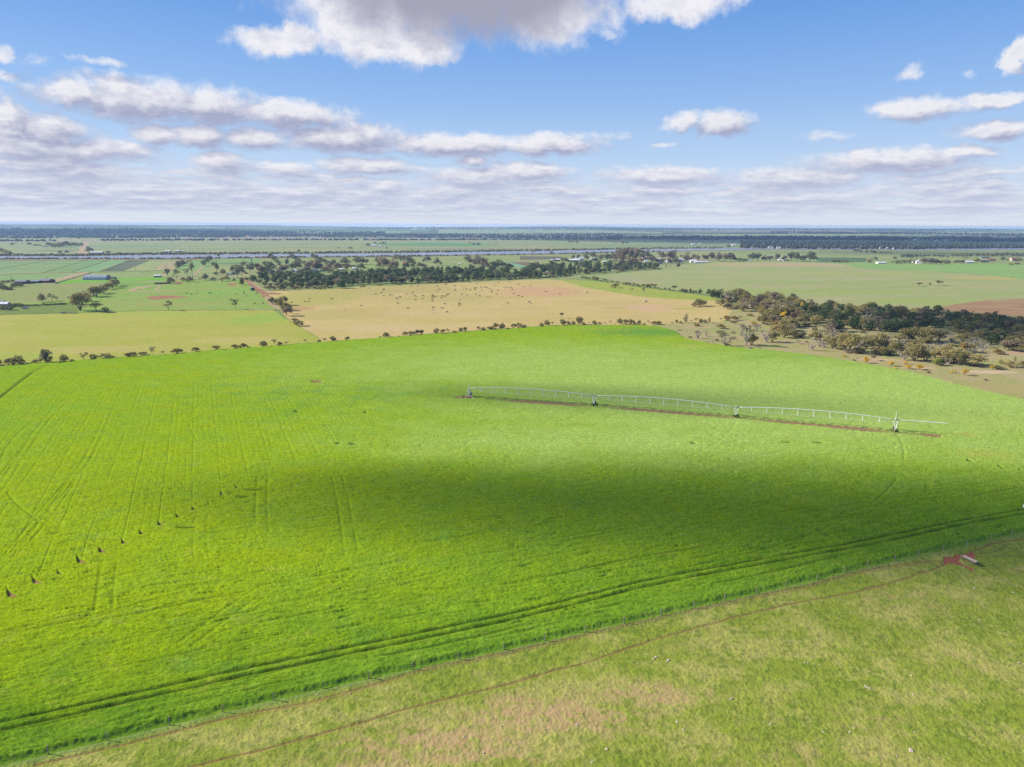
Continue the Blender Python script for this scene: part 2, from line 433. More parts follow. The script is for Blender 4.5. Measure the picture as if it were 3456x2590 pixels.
# ---------------------------------------------------------------- fields, tracks, river
VIEWS = {'C1': (0, 740, .22604), 'C2': (450, 740, .22604), 'C3': (900, 740, .22604), 'C4': (1350, 740, .22604), 'C5': (1800, 740, .22604),
         'C6': (2250, 740, .27125), 'C7': (2800, 740, .29656), 'H1': (0, 1090, .27125), 'H2': (550, 1090, .27125), 'H3': (1100, 1050, .27125),
         'H4': (1650, 1000, .27125), 'H5': (2200, 960, .28481), 'H6': (2800, 1000, .29656), 'PX': (0, 0, 1.0)}
def vw(k, *pts):
    ox, oy, s = VIEWS[k]; return [(ox + a * s, oy + b * s) for a, b in pts]

FENCE = [(-260, 2650), (0, 2588), (400, 2493), (781, 2400), (1250, 2292), (1728, 2190), (2197, 2087), (2743, 1962), (2900, 1921), (3176, 1859), (3456, 1800), (3720, 1745)]
TRACK2 = [(-260, 2519), (0, 2466), (859, 2275), (1728, 2092), (2228, 1970), (2900, 1845), (3227, 1776), (3456, 1735), (3700, 1695)]
FAR_EDGE = [(-260, 1262), (0, 1242), (108, 1231), (217, 1223), (325, 1216), (434, 1209), (600, 1198), (713, 1186), (875, 1175), (1125, 1155), (1290, 1142), (1453, 1131), (1680, 1115), (1813, 1105), (1975, 1100), (2165, 1100),
            (2230, 1106), (2280, 1120), (2310, 1143), (2371, 1158), (2456, 1171), (2570, 1182), (2727, 1199), (2830, 1216), (2889, 1226), (3037, 1252), (3141, 1276), (3215, 1298), (3330, 1325), (3456, 1354), (3720, 1415)]
CROP = FAR_EDGE + [(x, y + 7) for x, y in FENCE[::-1]]

def build_fields():
    G = field_mat
    # ---- beyond the river
    meadow = G('meadow', (150, 166, 108), (170, 170, 116), (134, 160, 102), 260, (1.6, 1), 3.0,
               blobs=[(1450, 826, 260, 7, (104, 158, 100), .9), (2350, 830, 500, 6, (120, 156, 104), .6), (430, 832, 300, 8, (136, 164, 112), .6), (1750, 842, 500, 4, (160, 150, 122), .7), (200, 846, 110, 4, (118, 140, 100), .8)])
    strip('far_meadow', [(-150, 811), (400, 813), (1000, 812), (1500, 812), (2050, 812), (2600, 812), (3456, 815), (3600, 816)], [(-150, 870), (1000, 866), (1800, 862), (2500, 850), (3600, 846)], meadow, lift=0.0)
    strip('tan_grass', [(-150, 806), (240, 808), (600, 804), (1200, 803), (1700, 805), (2000, 806)], [(-150, 815), (240, 816), (600, 814), (1200, 812), (1700, 812), (2000, 809)],
          G('dry_grass', (176, 168, 132), (160, 160, 118), (190, 170, 138), 120, (2, 1), 3.0), lift=0.1)
    green = G('green_field', (118, 158, 112), (140, 166, 112), None, 300, (2, 1), 4.0)
    pale = G('pale_field', (168, 176, 128), (150, 168, 116), None, 300, (2, 1), 4.0)
    purple = G('fallow_field', (160, 148, 136), (150, 150, 120), None, 300, (2, 1), 4.0)
    for nm, mt, tp, bt in (('green_field', green, [(470, 764), (720, 767)], [(470, 772), (720, 772)]), ('green_field', green, [(830, 768), (1180, 771)], [(830, 773), (1180, 775)]),
                           ('green_field', green, [(200, 790), (350, 790)], [(200, 793.5), (350, 793.5)]), ('pale_field', pale, [(1480, 775), (2000, 777), (2250, 786)], [(1480, 789), (2000, 787), (2250, 790)]),
                           ('green_field', green, [(1610, 769), (1800, 774)], [(1610, 772), (1800, 778)]), ('pale_field', pale, [(1100, 783), (1400, 781)], [(1100, 788), (1400, 786)]),
                           ('pale_field', pale, [(2150, 794), (2500, 791), (3600, 787)], [(2150, 797), (2500, 797), (3600, 795)]), ('fallow_field', purple, [(2300, 774), (2900, 778)], [(2300, 783), (2900, 787)]),
                           ('green_field', green, [(2820, 787), (2850, 785)], [(2820, 796), (2850, 796)]), ('green_field', green, [(3190, 776), (3600, 776)], [(3190, 782), (3600, 782)]),
                           ('pale_field', pale, [(3150, 784), (3600, 783)], [(3150, 793), (3600, 792)]), ('fallow_field', purple, [(600, 799), (1100, 797)], [(600, 804), (1100, 803)]),
                           ('green_field', green, [(1250, 777), (1450, 775)], [(1250, 779), (1450, 779)])):
        strip(nm, tp, bt, mt, lift=0.4)
    sandy = plain('pale_sand', (232, 220, 205), 1.0, 0.05, vary=0.15, scale=0.02)
    red = G('red_earth', (205, 140, 105), (190, 125, 92), (215, 165, 130), 20, fine=1.0)
    strip('sand_bank', [(240, 770), (345, 773)], [(240, 771.6), (345, 774.8)], sandy, lift=0.7)
    strip('sand_bank', [(90, 769), (240, 771)], [(90, 769.8), (240, 771.8)], sandy, lift=0.7)
    strip('bare_bank', [(830, 796), (890, 795)], [(830, 799.5), (890, 799.5)], red, lift=0.7)
    strip('bare_bank', [(1245, 800), (1275, 799)], [(1245, 802.5), (1275, 802.5)], red, lift=0.7)
    # ---- river and banks
    m, t, out = new_mat('river'); co = t.new('ShaderNodeTexCoord').outputs['Object']
    nz = t.noise(t.vec('MULTIPLY', co, (0.25, 0.6, 1)), 1.0, 4)
    bsdf(t, out, alb((158, 162, 178)), 0.3, 0.3, bump(t, nz, 0.25, 0.15))
    RT = [(-150, 868), (0, 866), (250, 866.5), (480, 862), (653, 861.5), (789, 860), (950, 859), (1150, 857.5), (1400, 855), (1531, 851.5), (1850, 848.5), (1958, 845.5), (2184, 842.5), (2440, 839.8), (2620, 839), (3058, 841), (3215, 840), (3393, 838.5), (3600, 838)]
    RB = [(-150, 877), (0, 875), (250, 872), (480, 872.5), (653, 871.5), (789, 870.5), (950, 867.5), (1150, 866), (1400, 863.5), (1531, 861), (1850, 857), (1958, 855), (2184, 848.5), (2440, 844.5), (2620, 841.5), (3058, 843.5), (3215, 844), (3393, 843.5), (3600, 842)]
    bank = G('reed_bank', (150, 132, 104), (140, 142, 100), (165, 140, 120), 40, (2, 1), 2.0)
    strip('river_bank', [(a, b - 2.2) for a, b in RT], [(a, b + (7 if a < 700 else 4.5 if a < 1500 else 2.5)) for a, b in RB], bank, lift=0.0)
    strip('river', RT, RB, m, 'narrow pale river winding across the plain', lift=0.02)
    # ---- floodplain between river and tree belt
    base = [(-150, 882), (600, 878), (1500, 868), (2400, 848), (3000, 848), (3600, 848), (3600, 905), (2900, 905), (1900, 940), (1000, 960), (-150, 985)]
    fl = G('floodplain', (150, 168, 100), (170, 173, 112), (138, 162, 94), 90, (1.4, 1), 2.0,
           blobs=[(780, 888, 130, 7, (112, 142, 90), .8), (1250, 900, 120, 8, (148, 176, 92), .7), (1850, 873, 120, 5, (170, 168, 112), .7), (2650, 866, 220, 9, (166, 172, 112), .8), (2850, 858, 260, 4, (176, 178, 118), .6), (2300, 874, 130, 9, (180, 160, 130), .5)])
    sheet('floodplain', base, fl, wob=1)
    lgreen = G('light_crop', (134, 176, 116), (146, 178, 112), None, 60, (1, 3), 1.5)
    dgreen = G('dark_fallow', (104, 116, 88), (116, 124, 92), None, 30, (1, 4), 1.5, 0.25)
    ygreen = G('yellow_pasture', (160, 176, 108), (172, 176, 116), None, 60, fine=1.5)
    pinkt = G('grazed_paddock', (188, 170, 130), (176, 172, 118), None, 50, fine=1.5)
    mgreen = G('valley_crop', (136, 164, 100), (128, 168, 98), (150, 168, 112), 60, (3, 1), 1.5)
    sheet('valley_field', [(-150, 900), (70, 878), (300, 877), (165, 919), (-150, 926)], G('valley_crop_pale', (148, 172, 112), (132, 164, 98), None, 60, (3, 1), 1.5), wob=.3)
    sheet('valley_field', [(170, 918), (302, 877), (372, 876), (242, 919)], mgreen, wob=.3)
    sheet('valley_field', [(245, 919), (376, 876), (442, 876), (332, 917)], lgreen, wob=.3)
    sheet('valley_field', [(336, 916.5), (445, 875.5), (518, 874.5), (416, 916)], dgreen, wob=.3)
    sheet('valley_field', [(420, 915), (524, 874.5), (652, 872), (640, 882), (575, 913)], ygreen, wob=.3)
    sheet('valley_field', [(520, 912), (553, 887), (610, 881), (640, 880), (584, 911)], pinkt, wob=.5)
    sheet('valley_field', [(590, 911), (660, 873), (880, 871), (880, 884), (720, 889), (690, 912)], G('valley_crop_bright', (146, 178, 102), (134, 168, 98), None, 50, fine=1.5), wob=.3)
    sheet('valley_field', [(-150, 934), (100, 926), (300, 922), (185, 948), (80, 952), (-150, 962)], G('valley_hay', (140, 172, 100), (160, 174, 112), (126, 166, 92), 40, (3, 1), 1.5), wob=.5)
    sheet('valley_field', [(300, 922), (570, 914), (640, 918), (600, 934), (290, 940), (215, 946)], G('valley_grass', (148, 174, 96), (160, 172, 102), None, 40, fine=1.5), wob=.5)
    sheet('bright_crop', [(178, 959), (200, 948), (330, 943), (560, 936), (568, 944), (400, 951)], G('bright_crop', (120, 184, 40), (134, 188, 56), None, 40, fine=1.5), wob=.3)
    soil = G('tilled_soil', (128, 116, 98), (118, 120, 88), None, 30, (1, 4), 1.5)
    sheet('valley_field', vw('C4', (1640, 650), (1870, 640), (2300, 730), (2000, 745)) + vw('C5', (0, 720)), G('tilled_brown', (132, 108, 84), (140, 124, 92), None, 20, fine=1.5), wob=.3)
    sheet('valley_field', vw('C4', (1560, 650), (1640, 650), (2010, 735), (1850, 755)), G('blue_green_crop', (134, 178, 142), (146, 182, 146), None, 40, fine=1.5), wob=.3)
    sheet('valley_field', vw('C5', (-200, 555), (450, 560), (430, 600), (-200, 612)), soil, wob=.3)
    sheet('dark_field', vw('C6', (1845, 478), (2212, 478)) + vw('C7', (220, 440), (420, 440), (400, 490), (-20, 490)) + vw('C6', (1860, 512)), G('dark_crop', (96, 124, 84), (104, 130, 84), None, 50, fine=1.5), wob=.4)
    # ---- roads and lines in the valley
    tan = G('tan_dirt', (198, 176, 138), (186, 164, 122), None, 10, fine=0.8)
    redd = G('red_dirt', (182, 134, 100), (168, 118, 86), (196, 158, 122), 8, fine=0.8)
    grey = G('grey_gravel', (168, 164, 150), (156, 150, 136), None, 10, fine=0.8)
    dark = G('drain_weeds', (92, 92, 62), (110, 104, 72), None, 12, fine=1.0)
    for L, w, mt, nm in ((vw('C1', (-20, 835), (350, 815), (700, 808), (1000, 800), (1500, 795), (2212, 780)), 9, dark, 'drain'), (vw('C2', (-60, 788), (300, 775), (560, 760)), 8, dark, 'drain'),
                         ([(165, 959), (200, 945), (290, 920)], 16, tan, 'dirt_track'), ([(178, 962), (215, 949), (310, 921)], 5, dark, 'drain'),
                         ([(60, 966), (150, 962), (400, 953), (620, 944), (760, 938), (830, 940)], 9, grey, 'gravel_road'),
                         (vw('C2', (430, 860), (800, 850), (1200, 830), (1500, 815), (1750, 830)), 12, tan, 'dirt_track'), (vw('C2', (920, 830), (1050, 700)), 5, tan, 'dirt_track'),
                         (vw('C2', (430, 860), (480, 810), (600, 745)), 9, tan, 'dirt_track'), (vw('C2', (640, 730), (760, 660), (880, 590)), 9, dark, 'drain'),
                         ([(273, 856), (281, 838), (288, 824), (294, 817)], 26, tan, 'dirt_track'), ([(-150, 819), (120, 819), (260, 817)], 22, grey, 'gravel_road'),
                         (vw('C4', (1700, 650), (1900, 630), (2212, 625)) + vw('C5', (230, 622)), 12, grey, 'gravel_road'), (vw('C4', (1880, 640), (2212, 700)) + vw('C5', (300, 715)), 6, tan, 'dirt_track'),
                         (vw('C3', (300, 745), (900, 700), (1500, 680)), 4, dark, 'drain'), (vw('C1', (1500, 785), (1960, 605)), 4, dark, 'drain'), (vw('C1', (1080, 785), (1660, 605)), 3, dark, 'drain'),
                         (vw('C1', (600, 815), (1330, 605)), 3, dark, 'drain'), (vw('C1', (0, 745), (760, 610)), 3, dark, 'drain'),
                         (vw('C5', (1650, 690), (1900, 685), (2212, 672)), 7, grey, 'gravel_road')):
        ribbon(nm, L, w, mt)
    # ---- left paddocks
    pad = G('left_paddock', (148, 178, 78), (160, 176, 88), (134, 172, 66), 45, fine=0.9, tuft=.25,
            blobs=[(560, 1025, 250, 14, (170, 172, 92), .5), (430, 960, 150, 8, (120, 168, 66), .7), (800, 985, 120, 14, (142, 186, 74), .6)])
    sheet('left_paddock', [(-150, 968), (130, 962), (420, 952), (640, 944), (840, 942), (870, 975), (905, 1010), (935, 1045), (925, 1049), (500, 1051), (200, 1062), (-150, 1066)], pad)
    gp1 = G('rough_pasture', (160, 164, 98), (150, 166, 86), (172, 160, 118), 30, fine=0.9, tuft=.3)
    sheet('rough_pasture', [(-150, 985), (80, 964), (330, 954), (380, 958), (320, 996), (245, 1014), (-150, 1024)], gp1)
    sheet('rough_pasture', [(-150, 1036), (120, 1034), (250, 1020), (300, 1034), (255, 1056), (120, 1061), (-150, 1064)], G('weedy_paddock', (132, 152, 66), (122, 136, 72), (150, 168, 76), 14, fine=0.9, tuft=.5))
    yel = G('yellow_green_field', (186, 186, 84), (178, 182, 74), (192, 184, 96), 60, (1.5, 1), 0.9, 0.1, tuft=.12,
            blobs=[(880, 1075, 130, 22, (160, 190, 72), .85), (350, 1180, 260, 18, (202, 188, 116), .6), (820, 1150, 200, 18, (204, 188, 114), .7), (60, 1205, 160, 14, (168, 186, 76), .6), (600, 1064, 300, 8, (172, 190, 72), .7)])
    sheet('yellow_green_field', [(-260, 1068), (0, 1065), (200, 1061), (500, 1050), (925, 1049), (960, 1075), (1010, 1105), (1078, 1146), (1078, 1158), (875, 1177), (600, 1200), (325, 1218), (108, 1233), (-260, 1264)], yel)
    straw = G('straw_field', (216, 192, 126), (208, 186, 116), (218, 188, 134), 60, (1.6, 1), 0.9, 0.1, tuft=.08,
              blobs=[(1080, 1000, 190, 40, (190, 182, 98), .9), (1350, 975, 240, 26, (194, 178, 108), .8), (1500, 1010, 200, 20, (190, 178, 106), .5), (1830, 985, 170, 22, (216, 172, 130), .8), (2200, 1040, 150, 14, (220, 182, 142), .7), (2130, 1075, 120, 10, (204, 184, 122), .6), (1150, 1060, 200, 26, (200, 182, 110), .7),
                     (2080, 1042, 60, 5, (182, 178, 100), .5), (2310, 1044, 60, 4, (186, 184, 76), .9), (1300, 1110, 180, 14, (220, 194, 146), .6), (1005, 1044, 70, 8, (196, 150, 108), .7), (1450, 1060, 200, 10, (214, 190, 140), .5)])
    sheet('straw_field', [(900, 985), (1013, 981), (1150, 976), (1216, 968), (1400, 963), (1600, 954), (1734, 948), (1850, 944), (1990, 955), (2300, 1000), (2450, 1022), (2520, 1045), (2470, 1090), (2300, 1096), (2165, 1103), (1975, 1103), (1813, 1108), (1680, 1118), (1453, 1134), (1290, 1145), (1125, 1158), (1075, 1160), (1078, 1142), (1010, 1103), (965, 1073), (945, 1048), (915, 1018)], straw)
    sheet('green_strip', [(1885, 945), (2010, 950), (2120, 965), (2300, 988), (2420, 1006), (2480, 1018), (2400, 1016), (2250, 1009), (2150, 1001), (2060, 986), (1975, 972), (1920, 956)], G('green_strip', (168, 182, 76), (178, 182, 84), (150, 180, 74), 30, fine=0.9), wob=2)
    for p in ([(856, 985), (900, 1000), (850, 1000)],): pass
    # dirt loop, pit, tracks in the left paddock
    ribbon('dirt_loop', vw('C2', (700, 955), (420, 985), (150, 1010), (20, 1035), (-40, 1062), (-20, 1080), (150, 1085), (330, 1082), (520, 1075), (920, 1050)), 9, tan, taper=True)
    ribbon('dirt_loop', vw('C2', (400, 1080), (340, 1050), (400, 1005), (430, 990)), 4, tan, taper=True)
    ribbon('dirt_loop', vw('C2', (180, 1065), (120, 1050), (180, 1025), (330, 1000)), 5, tan, taper=True)
    sheet('red_pit', vw('C2', (180, 1170), (290, 1155), (480, 1143), (640, 1145), (720, 1158), (830, 1168), (720, 1180), (560, 1188), (420, 1200), (300, 1208), (240, 1200)), redd, wob=.8, step=6)
    sheet('red_bank', vw('C2', (1390, 985), (1440, 960), (1530, 965), (1550, 990), (1450, 1000)), redd, wob=.6, step=5)
    sheet('red_bank', vw('C2', (580, 965), (640, 930), (740, 945), (730, 970)), redd, wob=.6, step=5)
    ribbon('dirt_road', [(815, 938), (832, 948), (858, 966), (885, 988), (900, 1004)], 9, redd)
    ribbon('dirt_road', [(896, 1000), (912, 1018), (928, 1036), (940, 1048)], 8, tan, taper=True)
    ribbon('dirt_track', [(825, 945), (850, 955), (875, 972), (910, 990)], 3, tan)
    ribbon('dirt_track', [(770, 1048), (865, 1047), (950, 1044)], 7, tan, taper=True)
    ribbon('dirt_track', [(0, 1022), (140, 1018), (240, 1012)], 3.5, tan)
    sheet('red_bank', vw('C3', (-10, 1115), (80, 1098), (230, 1115), (190, 1130), (60, 1130)), redd, wob=.5, step=5)
    ribbon('field_edge', [(-150, 1065), (200, 1060), (500, 1050), (770, 1048)], 1.6, dark)
    # ---- right side fields
    sage = G('sage_field', (178, 178, 122), (166, 178, 108), (188, 180, 132), 110, (2, 1), 1.0, 0.12, tuft=.1,
             blobs=[(2650, 895, 320, 8, (200, 178, 132), .75), (2900, 925, 300, 9, (180, 182, 104), .6), (2560, 918, 70, 3, (160, 182, 88), .6), (2700, 985, 480, 14, (160, 182, 88), .55), (3150, 1020, 300, 14, (164, 184, 90), .5), (3330, 940, 160, 8, (200, 182, 108), .7), (2150, 945, 150, 12, (172, 174, 126), .6)])
    sheet('sage_field', [(2000, 933), (2120, 922), (2250, 907), (2304, 898), (2440, 885), (2600, 881.5), (2740, 884), (2850, 893), (2919, 908), (3008, 913), (3126, 915), (3304, 927), (3456, 946), (3700, 972), (3700, 1130), (3456, 1112), (3200, 1070), (2900, 1050), (2600, 1020), (2480, 1010), (2300, 985), (2100, 955)], sage)
    sheet('far_green_field', [(2780, 888), (3000, 889), (3150, 893), (3300, 890), (3456, 895), (3700, 905), (3700, 972), (3456, 946), (3304, 927), (3126, 915), (3008, 913), (2919, 908), (2850, 893)], G('far_green_field', (146, 182, 98), (154, 184, 104), None, 90, (2, 1), 1.5, .1), wob=.5)
    ribbon('field_edge', [(3345, 932), (3440, 943.5)], 2.5, G('pale_straw', (224, 204, 150), (214, 190, 130), None, 8), taper=True)
    ribbon('field_edge', [(2600, 990), (2800, 981), (3100, 969), (3456, 958)], 3.0, G('green_edge', (150, 172, 84), (140, 164, 76), None, 8), taper=True)
    sheet('brown_field', [(3140, 1046), (3230, 1028), (3330, 1014), (3456, 1010), (3700, 1008), (3700, 1068), (3456, 1072), (3250, 1056)], G('brown_field', (172, 134, 102), (182, 150, 112), (178, 160, 116), 40, (2, 1), 0.9), wob=3)
    wf = G('woodland_floor', (178, 174, 108), (194, 174, 130), (160, 172, 92), 18, fine=0.6, grain=.2, tuft=.35,
           blobs=[(2960, 1217, 90, 7, (222, 186, 150), .8), (3100, 1243, 70, 6, (216, 184, 146), .8), (3330, 1258, 120, 7, (226, 194, 164), .9), (3440, 1195, 120, 10, (206, 172, 140), .8), (3240, 1140, 80, 7, (196, 172, 132), .7), (3080, 1180, 80, 8, (206, 176, 144), .7), (3400, 1310, 160, 20, (186, 172, 112), .8),
                  (2480, 1120, 140, 14, (166, 172, 104), .7), (3180, 1290, 40, 3, (220, 190, 156), .7)])
    sheet('woodland_floor', [(2190, 1097), (2440, 1088), (2470, 1050), (2500, 1012), (2620, 1015), (2900, 1046), (3200, 1066), (3456, 1108), (3720, 1130), (3720, 1440), (3456, 1370), (3215, 1308), (3037, 1260), (2830, 1224), (2570, 1190), (2371, 1166), (2290, 1150), (2260, 1120)], wf)
    ribbon('field_edge', FAR_EDGE[:17], 5.5, G('headland_weeds', (134, 160, 70), (120, 142, 66), (150, 150, 92), 12, fine=.6), wob=.3)
build_fields()

# ---------------------------------------------------------------- foreground crop and pasture: real canopy height
def inside(px, py, poly):
    r = np.zeros(px.shape, bool); n = len(poly)
    for i in range(n):
        x1, y1 = poly[i]; x2, y2 = poly[(i + 1) % n]
        if y1 == y2: continue
        c = ((y1 > py) != (y2 > py)) & (px < (x2 - x1) * (py - y1) / (y2 - y1) + x1); r ^= c
    return r
def seg_dist(X, Y, P):
    """distance in metres from points to a ground polyline"""
    out = np.full(X.shape, 1e9, np.float32)
    for a, b in zip(P[:-1], P[1:]):
        dx, dy = b[0] - a[0], b[1] - a[1]; L2 = dx * dx + dy * dy + 1e-9
        t = np.clip(((X - a[0]) * dx + (Y - a[1]) * dy) / L2, 0, 1)
        out = np.minimum(out, np.hypot(X - a[0] - t * dx, Y - a[1] - t * dy))
    return out
def resample(line, n=60):
    P = gp([a for a, _ in line], [b for _, b in line]); s = np.r_[0, np.cumsum(np.linalg.norm(np.diff(P, axis=0), axis=1))]
    u = np.linspace(0, s[-1], n); return np.c_[np.interp(u, s, P[:, 0]), np.interp(u, s, P[:, 1])]
def smooth_line(line, k=6):
    """Catmull-Rom through pixel points"""
    p = [line[0]] + list(line) + [line[-1]]; out = []
    for i in range(1, len(p) - 2):
        for j in range(k):
            t = j / k; a, b, c, d = (np.array(p[i + q], float) for q in (-1, 0, 1, 2))
            out.append(tuple(0.5 * ((2 * b) + (-a + c) * t + (2 * a - 5 * b + 4 * c - d) * t * t + (-a + 3 * b - 3 * c + d) * t ** 3)))
    out.append(line[-1]); return out
def view_grid(y0, y1, step, poly):
    xs = np.arange(-290, 3750, step); ys = np.arange(y0, y1, step)
    px, py = np.meshgrid(xs, ys); P = gp(px, py); ins = inside(px, py, poly)
    X, Y = P[..., 0], P[..., 1]
    cell = np.hypot(np.gradient(X, axis=1), np.gradient(Y, axis=1)), np.abs(np.gradient(Y, axis=0))
    return px, py, X, Y, ins, cell
def grid_mesh(name, X, Y, Z, ins, attrs):
    n = X.shape[1]
    idx = np.full(X.shape, -1, np.int64); use = ins.copy(); idx[use] = np.arange(use.sum())
    a = idx[:-1, :-1]; b = idx[:-1, 1:]; c = idx[1:, 1:]; d = idx[1:, :-1]
    ok = (a >= 0) & (b >= 0) & (c >= 0) & (d >= 0)
    f = np.stack([a[ok], d[ok], c[ok], b[ok]], 1)
    me = mesh_np(name, np.stack([X[use], Y[use], Z[use]], 1), f)
    for k, v in attrs.items(): attr(me, k, v[use])
    return me
def border(ins):
    e = np.ones_like(ins); e[1:-1, 1:-1] = ~(ins[:-2, 1:-1] & ins[2:, 1:-1] & ins[1:-1, :-2] & ins[1:-1, 2:]); return e & ins
def blob(X, Y, px, py, hw, hd, soft=0.6):
    P = gp(px, py); rx = abs(gp(px + hw, py)[0] - P[0]); ry = abs(gp(px, py - hd)[1] - gp(px, py + hd)[1]) / 2
    r = np.hypot((X - P[0]) / rx, (Y - P[1]) / ry); return sstep(1.0 + soft, 1.0 - soft, r)

PIV = [(1583, 1343), (2006, 1371), (2483, 1410), (3018, 1459), (3190, 1474)]
CRESC = [(45, 2020, 1.15), (128, 1975, 1.0), (203, 1943, .5), (278, 1905, 1.2), (350, 1870, 1.1), (420, 1838, .65), (481, 1808, .65), (543, 1777, .7), (602, 1750, .6), (655, 1723, .55), (704, 1704, .2), (752, 1673, .7), (801, 1652, .55)]
def build_crop():
    px, py, X, Y, ins, cell = view_grid(1094, 2720, 2.6, CROP)
    cx, cy = cell; cmax = np.maximum(cx, cy)
    wx = 0.9 * perlin(X / 9, Y / 9, 91); wy = 0.9 * perlin(X / 9, Y / 9, 92)
    xx, yy = X + wx, Y + wy
    ca, sa = math.cos(rad(11)), math.sin(rad(11))          # the crop leans in waves roughly along the fence
    ua, va = xx * ca + yy * sa, yy * ca - xx * sa
    clump = fbm(ua / 4.2, va / 1.25, 11, 3, 0.62); fine = perlin(ua / 1.2, va / 0.45, 21) + 0.7 * perlin(ua / 0.5, va / 0.25, 22)
    lodge = fbm(xx / 14, yy / 9, 31, 3)
    a1 = np.clip(1.25 / (2.2 * cy), .22, 1); a2 = np.clip(.45 / (1.3 * cy), .12, 1)
    h = 0.50 + 0.105 * clump * a1 + 0.085 * fine * a2 + 0.05 * lodge
    # scattered wind-flattened furrows: thin low places
    fur = perlin(ua / 5.5, va / 0.9, 41); h -= 0.30 * a1 * sstep(0.40, 0.70, fur) * sstep(-0.35, 0.2, perlin(X / 30, Y / 30, 42))
    fur2 = perlin(ua / 2.4 + 5, va / 0.5, 44); h -= 0.09 * a2 * sstep(0.30, 0.62, fur2)
    low = np.zeros_like(h); soil = np.zeros_like(h)
    def lines(line, w, s, broken=0.0, raw=False):
        nonlocal low
        P = gp([a for a, _ in line], [b for _, b in line]) if raw else resample(smooth_line(line), 40)
        bx = (px > min(a for a, _ in line) - 60) & (px < max(a for a, _ in line) + 60) & (py > min(b for _, b in line) - 60) & (py < max(b for _, b in line) + 60)
        d = seg_dist(X[bx], Y[bx], P) + 0.12 * perlin(X[bx] / 3, Y[bx] / 3, 7)
        we = np.maximum(w, 0.55 * cmax[bx]); g = np.exp(-(d / we) ** 2) * s * np.minimum(1, (w / we) ** 0.6)
        if broken: g = g * (1 - broken + broken * sstep(-0.15, 0.35, perlin(X[bx] / 11, Y[bx] / 11, 55)))
        low[bx] = np.maximum(low[bx], g)
    def twin(line, gap, w, s, broken=0.0):
        P = resample(smooth_line(line), 40); t = np.gradient(P, axis=0); t /= np.linalg.norm(t, axis=1)[:, None] + 1e-9
        n = np.c_[-t[:, 1], t[:, 0]]
        bx = (px > min(a for a, _ in line) - 60) & (px < max(a for a, _ in line) + 60) & (py > min(b for _, b in line) - 90) & (py < max(b for _, b in line) + 90)
        for q in (-gap / 2, gap / 2):
            d = seg_dist(X[bx], Y[bx], P + n * q) + 0.15 * perlin(X[bx] / 4, Y[bx] / 4, 8 + int(q * 9))
            we = np.maximum(w, 0.55 * cmax[bx]); g = np.exp(-(d / we) ** 2) * s * np.minimum(1, (w / we) ** 0.6)
            if broken: g = g * (1 - broken + broken * sstep(-0.2, 0.3, perlin(X[bx] / 13, Y[bx] / 13, 56)))
            low[bx] = np.maximum(low[bx], g)
    twin(TRACK2, 2.1, 0.36, 1.0, 0.12)
    D = seg_dist(X, Y, resample(FENCE, 120)) * (py < np.interp(px, [a for a, _ in FENCE], [b for _, b in FENCE]))
    for dk, s in ((3.4, .4), (5.0, .7), (6.8, .5), (13, .4), (16.5, .6), (19, .4), (21.5, .7), (23.5, .6), (27, .4), (30, .45), (36, .65), (38, .55), (43, .4), (47, .5), (55, .5), (57, .45), (64, .35), (70, .4), (80, .35)):
        d = np.abs(D - dk + 1.2 * perlin(X / 40, Y / 40, int(dk)) + 0.2 * perlin(X / 4, Y / 4, 6)); we = np.maximum(0.3, 0.55 * cmax)
        g = np.exp(-(d / we) ** 2) * s * np.minimum(1, (0.3 / we) ** 0.6) * sstep(-0.1, 0.4, perlin(X / 26, Y / 26, int(dk) + 60))
        low = np.maximum(low, g)
    for L in ([(1728, 1787), (2228, 1709), (2705, 1623)], [(1728, 1877), (2587, 1752), (2900, 1701), (3212, 1662), (3456, 1628)], [(281, 2220), (672, 2119), (1172, 2017), (1728, 1900), (2300, 1800)],
              [(0, 2158), (336, 2076), (703, 1986), (1100, 1900)], [(211, 1248), (70, 1365), (-60, 1480)], [(312, 1271), (266, 1326), (156, 1427), (0, 1662)], [(359, 1427), (289, 1568), (148, 1740), (20, 1900)],
              [(0, 1930), (140, 1780), (240, 1640)], [(1328, 1427), (1563, 1396), (1740, 1385)], [(1728, 1440), (2300, 1452), (2900, 1470)]):
        twin(L, 2.0, 0.22, 0.5, 0.5)
    for L in ([(887, 1615), (883, 1700), (886, 1810)], [(1137, 1615), (1158, 1700), (1187, 1880)], [(680, 1756), (676, 1830), (680, 1896)], [(372, 1890), (360, 1980), (352, 2070)], [(625, 2189), (800, 2060), (977, 1947)]):
        twin(L, 3.0, 0.40, 0.32, 0.6)
    lines([(-60, 1394), (0, 1349), (60, 1301), (112, 1262)], 0.7, 1.0); lines([(112, 1262), (165, 1236)], 1.2, .5)
    # drill rows running away from the camera in the left part, ending at a headland
    az = rad(-23.6); w = X * math.cos(az) - Y * math.sin(az) * 1.0
    along = Y * math.cos(az) + X * math.sin(az)
    HL = resample([(a, b) for a, b, _ in CRESC] + [(990, 1570), (1240, 1490)], 80)
    hy = np.interp(X, HL[:, 0], HL[:, 1])
    zone = sstep(0, 3, Y - hy) * sstep(1330, 1150, px) * sstep(1235, 1330, py)
    for per, wd, s in ((7.6, .14, .34), (1.9, .12, .14)):
        q = np.abs(((w + 0.25 * perlin(X / 15, Y / 15, 3)) / per) % 1.0 - 0.5) * per; q = per / 2 - q
        we = np.maximum(wd, 0.5 * cx); low = np.maximum(low, zone * np.exp(-(q / we) ** 2) * s * np.minimum(1, wd / we) * sstep(-0.75, 0.0, perlin(X / 9, Y / 30, 77)))
    twin([(a, b + 14) for a, b, _ in CRESC], 2.4, .25, .18, .7)
